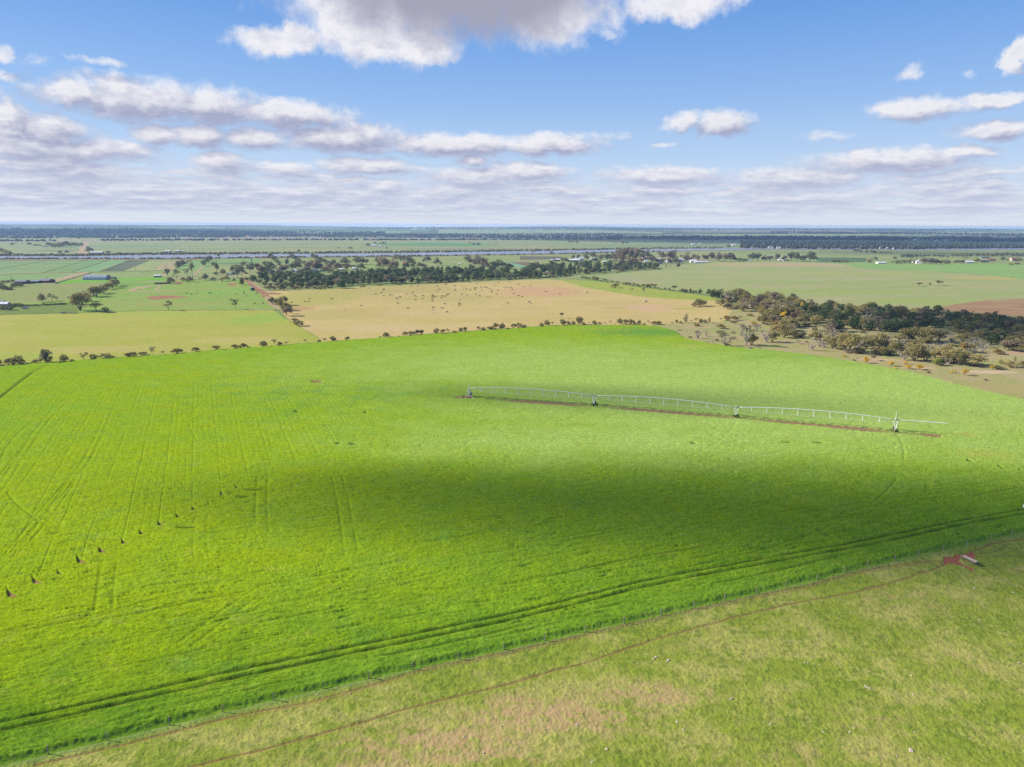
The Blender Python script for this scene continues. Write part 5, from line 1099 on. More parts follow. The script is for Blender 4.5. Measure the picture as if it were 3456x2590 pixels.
def house(view, x, base, wpx, hpx, roof, wall, label, name='house', dep=None, rz=0.0, cat='house', flat=False, small=False):
    (a, b), = vw(view, (x, base)); P = gp(a, b); s = mpp(P); sc_ = VIEWS[view][2]
    W_ = max(3.0, wpx * sc_ * s); H = max(2.4, hpx * sc_ * s); D_ = dep or min(W_ * .7, 11)
    wh = H * .62; rh = H - wh; root = empty(name, (P[0], P[1] + D_ / 2, P[2] + .05), rz)
    mb = MB(); mb.box((0, 0, wh / 2), (W_, D_, wh))
    mb.add([(-W_ / 2, -D_ / 2, wh), (-W_ / 2, D_ / 2, wh), (-W_ / 2, 0, wh + rh * .96)], [(0, 2, 1)]); mb.add([(W_ / 2, -D_ / 2, wh), (W_ / 2, D_ / 2, wh), (W_ / 2, 0, wh + rh * .96)], [(0, 1, 2)])
    mb.build('wall', WALL[wall], root)
    e = .35; r = MB(); ov = [(-W_ / 2 - e, -D_ / 2 - e, wh - .08), (W_ / 2 + e, -D_ / 2 - e, wh - .08), (W_ / 2 + e, 0, wh + rh), (-W_ / 2 - e, 0, wh + rh), (-W_ / 2 - e, D_ / 2 + e, wh - .08), (W_ / 2 + e, D_ / 2 + e, wh - .08)]
    v = ov + [(p[0], p[1], p[2] + .16) for p in ov]
    r.add(v, [(0, 3, 2, 1), (3, 4, 5, 2), (6, 7, 8, 9), (9, 8, 11, 10), (0, 1, 7, 6), (4, 10, 11, 5), (0, 6, 9, 3), (3, 9, 10, 4), (1, 2, 8, 7), (2, 5, 11, 8)])
    r.build('roof', ROOF[roof], root)
    if not small:
        for i, u in enumerate((-.3, .3)):
            w = MB(); w.box((u * W_, -D_ / 2 - .03, wh * .55), (min(1.6, W_ * .14), .10, wh * .34)); w.build('window', GLASS, root)
        d = MB(); d.box((0, -D_ / 2 - .03, min(2.1, wh * .8) / 2), (min(1.0, W_ * .15), .10, min(2.1, wh * .8))); d.build('door', DOOR, root)
    tag(root, label, cat); return root
def buildings():
    H = house
    H('C1', 300, 970, 165, 58, 'grey', 'brick', 'brown brick house with grey roof in the farm cluster at far left')
    H('C1', 505, 958, 130, 42, 'grey', 'dark', 'long low grey-roofed farmhouse beside the brick house', dep=12)
    H('C1', 640, 955, 170, 55, 'grey', 'brick', 'grey-roofed farmhouse wing behind the dark shrubs', dep=14)
    H('C1', 770, 935, 40, 22, 'white', 'iron', 'tiny white shed at the end of the farm cluster', 'shed', cat='shed', small=True)
    H('C1', 1660, 893, 90, 28, 'dark', 'iron', 'grey shed behind the long white poly tunnel', 'shed', cat='shed', small=True)
    H('C1', 45, 1310, 130, 66, 'white', 'cream', 'white-roofed house at the left frame edge by the hedge row')
    H('C1', 25, 1255, 50, 24, 'grey', 'iron', 'small grey shed behind the white-roofed house', 'shed', cat='shed', small=True)
    H('C1', 200, 1005, 60, 20, 'grey', 'iron', 'low grey shed between farm shrubs', 'shed', cat='shed', small=True)
    H('C1', 20, 1045, 50, 26, 'grey', 'iron', 'grey shed half behind dark farm trees', 'shed', cat='shed', small=True)
    H('C1', 895, 412, 46, 22, 'white', 'white', 'white house in front of a dark tree clump beyond the river', small=True)
    H('C1', 665, 415, 55, 12, 'dark', 'iron', 'low dark shed on the rise beyond the river', 'shed', cat='shed', small=True)
    H('C1', 1430, 516, 185, 28, 'white', 'iron', 'long white shed on the far river bank', 'shed', cat='shed', small=True)
    H('C2', 508, 497, 80, 28, 'white', 'iron', 'pale shed on the far bank beside the open white-roofed one', 'shed', cat='shed', small=True)
    H('C2', 655, 492, 70, 24, 'white', 'dark', 'open white-roofed shed on the far bank', 'shed', cat='shed', small=True)
    H('C2', 755, 488, 40, 18, 'white', 'dark', 'smallest white shed in a row on the far bank', 'shed', cat='shed', small=True)
    H('C2', 348, 870, 92, 36, 'white', 'green', 'green gabled shed with white roof by the bright crop strip', 'shed', rz=0.2, cat='shed', small=True)
    H('C2', 1510, 828, 75, 42, 'white', 'cream', 'white-roofed house behind tall gums on the valley road')
    H('C2', 1430, 832, 60, 20, 'white', 'white', 'low white shed beside the valley road house', 'shed', cat='shed', small=True)
    H('C3', 15, 800, 40, 36, 'white', 'white', 'white house between gums at the belt end', dep=8)
    H('C3', 95, 805, 80, 40, 'white', 'cream', 'white-roofed house second along behind the pine belt')
    H('C3', 175, 822, 90, 26, 'tan', 'cream', 'cream walled shed behind the pine belt', 'shed', cat='shed', small=True)
    H('C3', 320, 808, 90, 26, 'white', 'white', 'low pale shed under the gums behind the belt', 'shed', cat='shed', small=True)
    H('C3', 400, 785, 50, 34, 'white', 'white', 'small white house under a wide gum behind the belt')
    H('C3', 470, 795, 85, 40, 'white', 'white', 'white house with bright roof behind the middle of the belt')
    H('C3', 700, 795, 100, 48, 'grey', 'white', 'grey-roofed house with white gable behind the belt', rz=.5)
    H('C3', 1115, 775, 55, 42, 'white', 'white', 'white house next to the green paddock behind the belt')
    H('C3', 1320, 756, 90, 34, 'white', 'white', 'white farm shed under trees beside a green paddock', 'shed', cat='shed', small=True)
    H('C3', 2075, 710, 90, 62, 'red', 'brick', 'red-roofed house among dark garden trees')
    H('C3', 1590, 407, 70, 24, 'white', 'white', 'white farmhouse on the green slope beyond the river', small=True)
    H('C3', 1688, 415, 45, 20, 'white', 'white', 'small white shed below the farmhouse beyond the river', 'shed', cat='shed', small=True)
    H('C3', 1560, 365, 30, 14, 'white', 'white', 'tiny white shed above the farmhouse beyond the river', 'shed', cat='shed', small=True)
    H('C4', 884, 684, 36, 26, 'white', 'white', 'lone little white shed on green pasture near the river', 'shed', cat='shed', small=True)
    H('C4', 1128, 382, 30, 18, 'white', 'white', 'tiny white house among trees on the green far meadow', small=True)
    H('C4', 490, 312, 55, 16, 'white', 'white', 'long white shed on the hedge line beyond the river', 'shed', cat='shed', small=True)
    H('C4', 240, 313, 50, 12, 'white', 'white', 'low white shed by the far hedge line', 'shed', cat='shed', small=True)
    H('C5', 280, 632, 45, 34, 'white', 'white', 'white cottage at the near end of the small town')
    H('C5', 360, 632, 70, 40, 'white', 'brick', 'red shed with white roof at the near end of town', 'shed', cat='shed')
    H('C5', 605, 637, 170, 36, 'white', 'dark', 'long dark shed with pale roof in town', 'shed', cat='shed', small=True)
    H('C5', 650, 606, 80, 22, 'white', 'white', 'white roof behind the long dark shed', small=True)
    H('C5', 722, 628, 60, 62, 'white', 'white', 'two-storey white house beside dense gums in town')
    H('C5', 880, 612, 60, 30, 'white', 'white', 'white house under gums in the middle of town', small=True)
    H('C5', 940, 612, 60, 34, 'grey', 'white', 'grey-roofed house under gums in the middle of town', small=True)
    H('C5', 970, 560, 70, 24, 'tan', 'cream', 'yellowish building behind the town gums', 'shed', cat='shed', small=True)
    H('C5', 1095, 652, 130, 24, 'white', 'cream', 'wide white-roofed hall just behind the pines', 'shed', cat='shed', small=True)
    H('C5', 1210, 645, 40, 34, 'tan', 'cream', 'cream cottage beside the wide hall', small=True)
    H('C5', 1685, 605, 95, 36, 'red', 'white', 'bright red-roofed house in town', small=True)
    H('C5', 1615, 622, 60, 34, 'red', 'brick', 'dull red-roofed house beside the bright red roof', small=True)
    H('C5', 1682, 652, 45, 34, 'white', 'white', 'white cottage below the red roof in town', small=True)
    for i, (x, b, w, h, rf) in enumerate(((1895, 665, 60, 66, 'grey'), (1870, 612, 45, 24, 'white'), (2015, 655, 45, 50, 'white'), (2195, 655, 55, 54, 'grey'), (2100, 640, 40, 26, 'white'), (1960, 650, 40, 24, 'white'), (2060, 660, 36, 22, 'grey'))):
        o = H('C5', x, b, w, h, rf, 'white', 'pale house half hidden between town trees, past the red roofs', small=True); o['group'] = 'houses of the small town'; THINGS.append((o, vw('C5', (x, b))[0][0]))
    for i, (x, b, w, h, rf) in enumerate(((20, 530, 40, 26, 'white'), (180, 530, 80, 36, 'white'), (335, 546, 75, 38, 'white'), (395, 548, 90, 22, 'white'), (475, 542, 90, 18, 'white'), (620, 496, 60, 14, 'grey'), (1030, 522, 60, 12, 'white'), (1425, 516, 60, 18, 'white'), (1485, 518, 70, 24, 'tan'))):
        o = H('C6', x, b, w, h, rf, 'white', 'low pale building along the town edge above the sage field', small=True); o['group'] = 'houses of the small town'; THINGS.append((o, vw('C6', (x, b))[0][0]))
    for i, (x, b, w, h, rf) in enumerate(((330, 322, 40, 16, 'white'), (415, 318, 26, 14, 'white'), (840, 330, 50, 18, 'white'), (955, 282, 60, 16, 'white'), (1080, 284, 60, 12, 'red'), (1230, 322, 90, 18, 'red'), (1280, 365, 26, 20, 'white'), (1322, 366, 22, 22, 'white'), (1378, 370, 20, 26, 'white'), (1410, 372, 20, 28, 'white'), (1465, 322, 40, 16, 'red'), (1530, 316, 30, 16, 'white'), (1725, 308, 36, 18, 'white'), (2140, 342, 30, 16, 'white'), (1305, 252, 30, 12, 'white'))):
        o = H('C6', x, b, w, h, rf, 'white', 'tiny pale house in the settlement across the river', small=True); o['group'] = 'houses across the river'; THINGS.append((o, vw('C6', (x, b))[0][0]))
    for i, (x, b, w, h, rf) in enumerate(((165, 312, 50, 14, 'tan'), (440, 330, 20, 14, 'white'), (580, 340, 20, 18, 'white'), (620, 340, 18, 20, 'white'), (655, 340, 18, 20, 'white'), (690, 340, 18, 18, 'white'), (735, 342, 24, 18, 'grey'), (975, 244, 34, 18, 'white'), (1550, 300, 50, 14, 'grey'), (1220, 252, 50, 10, 'white'), (1335, 254, 36, 10, 'white'), (1605, 250, 26, 10, 'white'))):
        o = H('C7', x, b, w, h, rf, 'white', 'tiny pale house in the settlement across the river', small=True); o['group'] = 'houses across the river'; THINGS.append((o, vw('C7', (x, b))[0][0]))
    H('C7', 600, 510, 100, 22, 'white', 'white', 'long white shed on the crest of the far green field', 'shed', cat='shed', small=True)
    H('C7', 972, 496, 46, 22, 'white', 'white', 'low white shed beside the white gabled house', 'shed', cat='shed', small=True)
    H('C7', 1022, 512, 72, 42, 'white', 'white', 'white gabled house behind the far green field', rz=1.2)
    H('C7', 1600, 503, 90, 26, 'white', 'white', 'long pale shed beyond the green field, near the red roof', 'shed', cat='shed', small=True)
    H('C7', 1775, 492, 75, 38, 'tan', 'cream', 'cream house with pale roof beside the red-roofed one')
    H('C7', 1845, 478, 90, 28, 'red', 'cream', 'red-roofed house among trees beyond the green field')
    H('C7', 2120, 478, 90, 38, 'red', 'cream', 'red-roofed house near the right frame edge')
    H('C7', 1775, 446, 90, 16, 'dark', 'iron', 'long dark shed roof behind the cream house', 'shed', cat='shed', small=True)
    H('C7', 2190, 425, 60, 20, 'tan', 'cream', 'tan roof at the right frame edge near the dark trees', small=True)
    H('C7', 2095, 418, 36, 16, 'white', 'white', 'little white shed under the dark row of trees', 'shed', cat='shed', small=True)
    # distant greenhouse rows on the far hills
    gh = 'long white glasshouse block on the far hillside'
    for v, x0, x1, y in (('C2', 835, 1050, 139), ('C2', 1055, 1250, 137), ('C2', 1260, 1370, 138), ('C3', 225, 400, 108), ('C3', 410, 580, 107), ('C3', 2155, 2240, 156), ('C4', 165, 260, 153), ('C4', 265, 375, 150)):
        o = H(v, (x0 + x1) / 2, y, x1 - x0, 9, 'white', 'white', gh, 'glasshouse', dep=60, cat='glasshouse', small=True); o['group'] = 'glasshouses on the far hills'; THINGS.append((o, vw(v, (x0, y))[0][0]))
    # long poly tunnel: half-round roof
    (a, b), = vw('C1', (1408, 912)); P = gp(a, b); s = mpp(P); L = 345 * .22604 * s; R = 7.0
    root = empty('poly_tunnel', (P[0], P[1] + R, P[2] + .05)); mb = MB(); n = 14; v = []; f = []
    for x in (-L / 2, L / 2):
        for i in range(n + 1): w = math.pi * i / n; v.append((x, -math.cos(w) * R, math.sin(w) * R * .95))
    for i in range(n): f.append((i, i + n + 1, i + n + 2, i + 1))
    mb.add(v, f); mb.build('cover', plain('poly_sheet', (206, 210, 224), .35, .5, vary=.05), root)
    for x in (-L / 2 + .05, L / 2 - .05):
        e = MB(); e.add([(x, -math.cos(math.pi * i / n) * R, math.sin(math.pi * i / n) * R * .94) for i in range(n + 1)], [tuple(range(n + 1))]); e.build('end_wall', WALL['iron'], root)
    for k in range(9):
        h = MB(); x = -L / 2 + L * (k + .5) / 9; h.tube([(x, -math.cos(math.pi * i / n) * (R + .05), math.sin(math.pi * i / n) * (R * .95 + .05)) for i in range(n + 1)], .12, 4); h.build('hoop', WALL['iron'], root)
    tag(root, 'long white half-round poly tunnel beside the bright green strip', 'greenhouse')
    # water tank on the left paddock
    (a, b), = vw('C2', (1783, 1070)); P = gp(a, b); root = empty('water_tank', (P[0], P[1], .2)); r = 62 * .22604 * mpp(P) / 2; h = 40 * .22604 * mpp(P)
    t1 = MB(); t1.tube([(0, 0, 0), (0, 0, h)], r, 28); t1.build('tank_body', rough_iron('tank_green', (84, 108, 104)), root)
    t2 = MB(); t2.tube([(0, 0, h), (0, 0, h + .35), (0, 0, h + .9)], [r + .12, r + .1, .3], 28); t2.build('tank_lid', rough_iron('tank_lid', (176, 190, 196)), root)
    tag(root, 'round dark green water tank with pale lid by the dirt road', 'tank')
    # round hay bales in a row
    bm_ = MB(); bm_.tube([(0, -.65, .7), (0, .65, .7)], .7, 18); me = bm_.mesh('bale'); bale = plain('weathered_hay', (96, 86, 84), 1.0, .05, vary=.35, scale=4)
    for i in range(9):
        (a, b), = vw('C2', (332 + i * 27, 976 - i * .9)); P = gp(a, b); s = 1.7 * 27 * .226 * mpp(P) / 2.6
        o = link('hay_bale', me, bale); o.location = (P[0], P[1], .25); o.rotation_euler = (0, 0, .25 + .07 * (i % 3)); o.scale = (s, s, s)
        tag(o, 'dark weathered hay bale by the tan dirt loop', 'hay bale', 'row of hay bales'); THINGS.append((o, a))
    # small white car and a low trailer in the weedy paddock
    paint = plain('white_car_paint', (240, 240, 242), .3, .5, vary=.02); tyre = plain('tyre', (40, 40, 42), .9, .1)
    (a, b), = vw('C1', (370, 1345)); P = gp(a, b); root = empty('parked_van', (P[0], P[1], .25), .1)
    m1 = MB(); prof = [(-2.4, .4), (-2.4, 1.1), (-1.6, 1.25), (-1.0, 1.95), (2.3, 2.0), (2.4, .4)]
    m1.add([(x, -.9, z) for x, z in prof] + [(x, .9, z) for x, z in prof], [tuple(range(6)), tuple(range(11, 5, -1))] + [(i, i + 6, (i + 1) % 6 + 6, (i + 1) % 6) for i in range(6)]); m1.build('body', paint, root)
    w = MB(); w.box((.4, -.92, 1.55), (2.4, .04, .5)); w.build('window', GLASS, root)
    for x in (-1.5, 1.5):
        for y in (-.85, .85):
            q = MB(); q.tube([(x, y - .12, .36), (x, y + .12, .36)], .36, 14); q.build('wheel', tyre, root)
    tag(root, 'small white van parked on the weedy paddock by the hedge row', 'van')
    (a, b), = vw('C1', (1015, 1412)); P = gp(a, b); root = empty('flat_trailer', (P[0], P[1], .25), 0.05)
    q = MB(); q.box((0, 0, .9), (14, 2.4, .25)); q.build('deck', plain('trailer_steel', (110, 112, 118), .5, .4), root)
    q = MB(); q.tube([(7, 0, .9), (9.5, 0, .7)], .1, 6); q.build('drawbar', plain('trailer_steel_bar', (90, 92, 98), .5, .4), root)
    for x in (-4, -2.6):
        for y in (-1.1, 1.1):
            q = MB(); q.tube([(x, y - .15, .45), (x, y + .15, .45)], .45, 14); q.build('wheel', tyre, root)
    tag(root, 'long grey flat trailer parked at the edge of the yellow-green field', 'trailer')
    # power poles
    wood = plain('pole_timber', (150, 132, 118), .95, .1)
    for v, x, b, t_, lab in (('C6', 1345, 522, 474, 'timber power pole among gums on the town edge'), ('C7', 262, 502, 438, 'timber power pole on the crest of the sage field'), ('C7', 1122, 516, 446, 'tall timber power pole beside the dark clump near the white gabled house'), ('C2', 38, 775, 718, 'timber power pole on the drain by the yellow pasture'),
                            ('C1', 175, 900, 855, 'timber power pole behind the farm cluster shrubs'), ('C1', 705, 905, 860, 'timber power pole behind the grey-roofed farmhouse')):
        (a, bb), (_, tt) = vw(v, (x, b), (x, t_)); P = gp(a, bb); h = (bb - tt) * mpp(P); root = empty('power_pole', (P[0], P[1], P[2]))
        q = MB(); q.tube([(0, 0, 0), (0, 0, h)], [.32, .22], 8); q.build('pole', wood, root)
        q = MB(); q.box((0, -.3, h * .93), (2.6, .2, .22)); q.build('crossarm', wood, root); tag(root, lab, 'power pole')
    (a, b), (_, tt) = vw('C2', (1770, 690), (1770, 578)); P = gp(a, b); h = (b - tt) * mpp(P); root = empty('lattice_tower', (P[0], P[1], 0)); st = plain('galvanised_lattice', (190, 168, 172), .6, .4)
    q = MB(); w = h * .085
    for sx, sy in ((-1, -1), (1, -1), (1, 1), (-1, 1)): q.tube([(sx * w, sy * w, 0), (sx * w * .25, sy * w * .25, h)], .16, 4)
    for k in range(8):
        z0, z1 = h * k / 8, h * (k + 1) / 8; w0, w1 = w * (1 - .75 * k / 8), w * (1 - .75 * (k + 1) / 8)
        for s1 in (-1, 1): q.tube([(-w0 * s1, -w0, z0), (w1 * s1, -w1, z1)], .09, 4); q.tube([(-w0, -w0 * s1, z0), (-w1, w1 * s1, z1)], .09, 4)
    q.build('lattice_mast', st, root)
    for z in (.62, .78, .93): q = MB(); q.box((0, 0, h * z), (h * .22, .35, .3)); q.build('crossarm', st, root)
    tag(root, 'slender lattice power tower near the river', 'power tower')
buildings()

# ---------------------------------------------------------------- cattle
def cow_mesh(name, grazing, seed):
    rn = random.Random(seed); me = bpy.data.meshes.new(name)
    hd = [(1.25, 0, 1.15, .20), (1.55, .02, .80, .15), (1.72, .04, .42, .14), (1.80, .05, .16, .09)] if grazing else [(1.2, 0, 1.30, .22), (1.5, .03, 1.52, .17), (1.82, .06, 1.45, .14), (2.02, .08, 1.36, .10)]
    V = [(0, 0, 1.02, .42), (-.55, 0, 1.05, .38), (-.95, 0, 1.10, .30), (.55, 0, 1.02, .40), (.95, 0, 1.10, .32)]; E = [(0, 1), (1, 2), (0, 3), (3, 4)]
    p = 4
    for h in hd: V.append(h); E.append((p, len(V) - 1)); p = len(V) - 1
    for root, x in ((4, .85), (2, -.9)):
        for sy in (-1, 1):
            a = len(V); fw = .06 if x > 0 else -.05
            V += [(x, sy * .24, .72, .17), (x + fw, sy * .25, .40, .095), (x + fw * .3, sy * .25, .04, .085)]; E += [(root, a), (a, a + 1), (a + 1, a + 2)]
    a = len(V); V += [(-1.22, 0, 1.05, .06), (-1.30, 0, .55, .05)]; E += [(2, a), (a, a + 1)]
    h = 5 + len(hd) - 2
    for sy in (-1, 1): V.append((V[h][0] - .05, V[h][1] + sy * .20, V[h][2] + .08, .05)); E.append((h, len(V) - 1))
    me.from_pydata([v[:3] for v in V], E, []); o = bpy.data.objects.new('tmp', me); COL.objects.link(o)
    m = o.modifiers.new('skin', 'SKIN'); s = o.modifiers.new('sub', 'SUBSURF'); s.levels = s.render_levels = 1
    for i, v in enumerate(V): d = me.skin_vertices[0].data[i]; d.radius = (v[3], v[3]); d.use_root = (i == 0)
    dg = bpy.context.evaluated_depsgraph_get(); r = bpy.data.meshes.new_from_object(o.evaluated_get(dg)); r.name = name
    bpy.data.objects.remove(o); smooth(r); return r
def cattle():
    mats = {'k': (plain('black_hide', (44, 36, 36), .8, .2, vary=.2), 'black'), 'w': (plain('white_hide', (236, 222, 206), .8, .2, vary=.08), 'white'), 'n': (plain('brown_hide', (142, 84, 60), .8, .2, vary=.2), 'brown')}
    base = [cow_mesh('cow', True, 1), cow_mesh('cow', False, 2)]
    shapes = {k: [b.copy() for b in base] for k in mats}
    for k in mats:
        for b in shapes[k]: b.materials.append(mats[k][0])
    rn = random.Random(4)
    def put(view, data, where, grp):
        for row in data.split(';'):
            x, y, c = row.split(); (a, b), = vw(view, (float(x), float(y))); P = gp(a, b)
            g = rn.random() < .8
            o = bpy.data.objects.new('cow', shapes[c][0 if g else 1]); COL.objects.link(o); o.location = (P[0], P[1], .32)
            s = rn.uniform(.8, .95); o.scale = (s, s, s); o.rotation_euler = (0, 0, rn.choice((0, math.pi)) + rn.uniform(-.9, .9))
            tag(o, f'{mats[c][1]} cow {"grazing" if g else "standing"} {where}', 'cow', grp); THINGS.append((o, a))
    SW = 'on the straw field'; SG = 'cattle on the straw field'
    put('C3', "375 1258 k;575 1245 k;630 1245 k;640 1200 k;975 1205 k;1150 1362 w;1405 1305 n;1430 1208 w;1530 1045 w;1540 1130 w;1555 1135 w;1630 1135 k;1710 1115 k;1748 1075 n;1748 1058 k;1745 1160 k;1838 1145 k;1880 1138 w;1940 1190 w;1947 1205 k;1990 1175 k;1955 1268 k", SW, SG)
    put('C4', "95 1135 k;120 1340 k;160 1138 w;165 1010 k;190 1108 n;215 1152 k;236 1168 w;236 1215 k;262 1010 k;336 1200 k;347 1158 k;4 1175 k;485 1145 k;483 1165 k;500 1165 k;488 1195 k;486 1235 k;528 1170 k;556 1162 w;496 1335 k;486 1372 w;488 1398 w;550 1088 w;555 1012 k;590 1062 k;617 1186 k;628 1158 k;627 1345 k;670 1276 k;668 1165 k;700 1402 k;706 1148 k;722 1130 k;712 1062 w;684 988 k;820 1008 k;815 1078 k;825 1048 w;890 1218 w;886 1276 k;890 1302 k;924 1022 w;960 1020 w;940 1062 w;925 1132 n;988 1050 k;1005 1148 w;1045 1060 k;1040 962 n;1082 966 w;1110 1044 k;1125 1040 k;1150 1035 w;1120 1062 k;1130 1132 k;1152 972 k;1190 1160 k;1180 1110 w;1212 1032 k;1220 1076 k;1275 1030 k;1298 1034 k;1305 1178 n;1335 1050 k;1350 1078 w;1365 1080 k;1368 1104 n;1355 1178 w;1395 970 w;1400 1000 w;1435 998 w;1448 1134 k;1465 1076 k;1468 958 k;1532 1282 w;1552 1028 k;1596 1030 k;1615 1266 n;1620 1172 w;1632 948 k;1650 1030 k;1680 1064 k;1695 1122 k;1768 986 k;1772 1156 k;1825 1168 k;1840 1018 n;1925 1250 k;1945 1268 w;1943 1010 k;2178 1094 n", SW, SG)
    put('C5', "640 990 w;808 1108 k;395 1128 n;640 1102 w;1670 1120 w", SW, SG)
    put('C2', "798 1118 k;870 1134 k;948 1120 n;1130 1112 k;1160 1124 k;1358 1192 w;1535 1130 k;1648 1092 k;1652 1122 k;1675 1154 w;1745 1120 w;1830 1128 w;1850 1110 n;1808 1274 k;1940 1270 k", 'on the green left paddock', 'cattle on the left paddock')
    put('C2', "475 705 k;490 714 k;505 680 k;600 690 k;320 735 k;560 640 k;590 632 k;228 800 k;130 806 k", 'on the grazed valley paddock', 'cattle on the valley paddock')
cattle()

# ---------------------------------------------------------------- centre-pivot irrigator
GALV = plain('galvanised_steel', (228, 226, 226), .6, .3, vary=.06, raw=(.60, .60, .57)); RUBBER = plain('rubber', (46, 44, 44), .9, .1); RUST = plain('gearbox_paint', (176, 166, 164), .6, .3)
def irrigator():
    Z0 = .38; B = [gp(a, b) for a, b in PIV]; top = [(1582.5, 1312), (2013, 1338), (2488, 1377), (3016, 1419), (3184, 1431)]
    hh = [(b[1] - t[1]) * mpp(p) / math.cos(PITCH) for b, t, p in zip([PIV[i] for i in range(5)], top, B)]
    hh = [max(3.2, h - .15) for h in hh]
    root = empty('pivot_irrigator', (B[0][0], B[0][1], Z0)); o0 = Vector((B[0][0], B[0][1], 0))
    Q = [Vector((p[0], p[1], 0)) - o0 for p in B]; ax = (Q[3] - Q[0]).normalized(); nx = Vector((-ax.y, ax.x, 0))
    # pivot tower
    q = MB()
    for sx, sy in ((-1, -1), (1, -1), (1, 1), (-1, 1)): q.tube([(sx * 1.3, sy * 1.3, 0), (sx * .28, sy * .28, hh[0] - .1)], .085, 6)
    for z, w in ((1.2, .98), (2.4, .64)):
        c = [(-w, -w, z), (w, -w, z), (w, w, z), (-w, w, z)]
        for i in range(4): q.tube([c[i], c[(i + 1) % 4]], .055, 5)
    q.tube([(0, 0, 0), (0, 0, hh[0] + .2)], .14, 10); q.build('pivot_tower', GALV, root)
    q = MB(); q.tube([(0, 0, hh[0] + .1), (0, 0, hh[0] + 1.0)], .11, 8); q.tube([(0, 0, hh[0] + 1.0), (0, 0, hh[0] + 1.25)], .2, 8); q.build('swivel', GALV, root)
    q = MB(); q.box((1.0, -.7, 1.55), (.85, .5, 1.15)); q.build('control_panel', plain('blue_panel', (44, 136, 214), .4, .5, vary=.04), root)
    q = MB(); q.box((.2, -.2, .12), (3.6, 3.2, .24)); q.build('concrete_base', plain('old_concrete', (176, 152, 132), .95, .1, vary=.2), root)
    # three trussed spans
    def pipe_pt(i, t):
        a, b = Q[i], Q[i + 1]; p = a.lerp(b, t); z = hh[i] + (hh[i + 1] - hh[i]) * t + 1.25 * 4 * t * (1 - t) * (1 if i < 3 else 0); return Vector((p.x, p.y, z))
    for i in range(3):
        n = 24; t0 = .012 if i == 0 else .006
        q = MB(); q.tube([pipe_pt(i, t0 + (1 - t0) * k / n) for k in range(n + 1)], .155, 8); sp = q.build('span_pipe', GALV, root, True)
        st = 9; low_l, low_r = [], []
        for k in range(st):
            t = (k + 1) / (st + 1); p = pipe_pt(i, t); drop = 2.35 * math.sin(math.pi * min(1, max(0, t))) ** .45; w = 1.05
            v = MB()
            for sg, lst in ((-1, low_l), (1, low_r)):
                e = p + nx * (w * sg) + Vector((0, 0, -drop)) + ax * .25; v.tube([p, e], .075, 5); lst.append(e)
            v.tube([low_l[-1], low_r[-1]], .05, 5); v.build('truss_strut', GALV, sp)
        for lst in (low_l, low_r):
            v = MB(); ends = [pipe_pt(i, .02) + Vector((0, 0, -.25))] + lst + [pipe_pt(i, .985) + Vector((0, 0, -.9))]
            v.tube(ends, .022, 4); v.build('truss_rod', GALV, sp)
        for k in range(11):
            p = pipe_pt(i, (k + .5) / 11); v = MB(); v.tube([p, p + Vector((0, 0, -1.1))], .014, 4); v.build('sprinkler_drop', GALV, sp)
    # drive towers
    for i in (1, 2, 3):
        tw = MB(); c = Q[i]; h = hh[i]
        feet = [c + nx * s * 2.0 + Vector((0, 0, .75)) for s in (-1, 1)]; tops = [c + ax * s * .75 + Vector((0, 0, h)) for s in (-1, 1)]
        for f in feet:
            for t in tops: tw.tube([f, t], .11, 6)
        tw.tube([tops[0], tops[1]], .09, 6); tw.tube([feet[0], feet[1]], .11, 6)
        for a in (.33, .66):
            for f in feet: tw.tube([f.lerp(tops[0], a), f.lerp(tops[1], a)], .05, 5)
        tb = tw.build('drive_tower', GALV, root)
        for f in feet:
            w = MB(); w.tube([f + ax * -.2 + Vector((0, 0, -.1)), f + ax * .2 + Vector((0, 0, -.1))], .64, 20); wh = w.build('wheel', RUBBER, tb)
            w = MB(); w.tube([f + ax * -.24 + Vector((0, 0, -.1)), f + ax * .24 + Vector((0, 0, -.1))], .3, 14); w.build('hub', RUST, tb)
        g = MB(); m = (feet[0] + feet[1]) / 2; g.box((m.x, m.y, m.z + .18), (.5, .5, .4)); g.build('gearbox', RUST, tb)
        g = MB(); g.box((c.x - .1, c.y - .2, h + .45), (.45, .35, .6)); g.build('tower_box', GALV, tb)
    # overhang and the upright mast on the last tower
    q = MB(); q.tube([pipe_pt(3, t / 8) for t in range(9)], .17, 8); q.build('overhang_pipe', GALV, root)
    c = Q[3]; q = MB(); mh = (1420 - 1389) * mpp(B[3]); q.tube([(c.x, c.y, hh[3]), (c.x - .1, c.y, hh[3] + mh)], [.12, .09], 6); q.tube([(c.x - .1, c.y, hh[3] + mh * .42), (c.x + .9, c.y, hh[3] + .2)], .04, 5); q.build('end_mast', GALV, root)
    q = MB(); q.tube([(c.x + .9, c.y, hh[3] - .2), (c.x + 1.5, c.y, hh[3] + .9)], .05, 5); q.build('stay', GALV, root)
    tag(root, 'long galvanised centre-pivot irrigator on wheeled towers, standing in the green crop', 'irrigator')
irrigator()

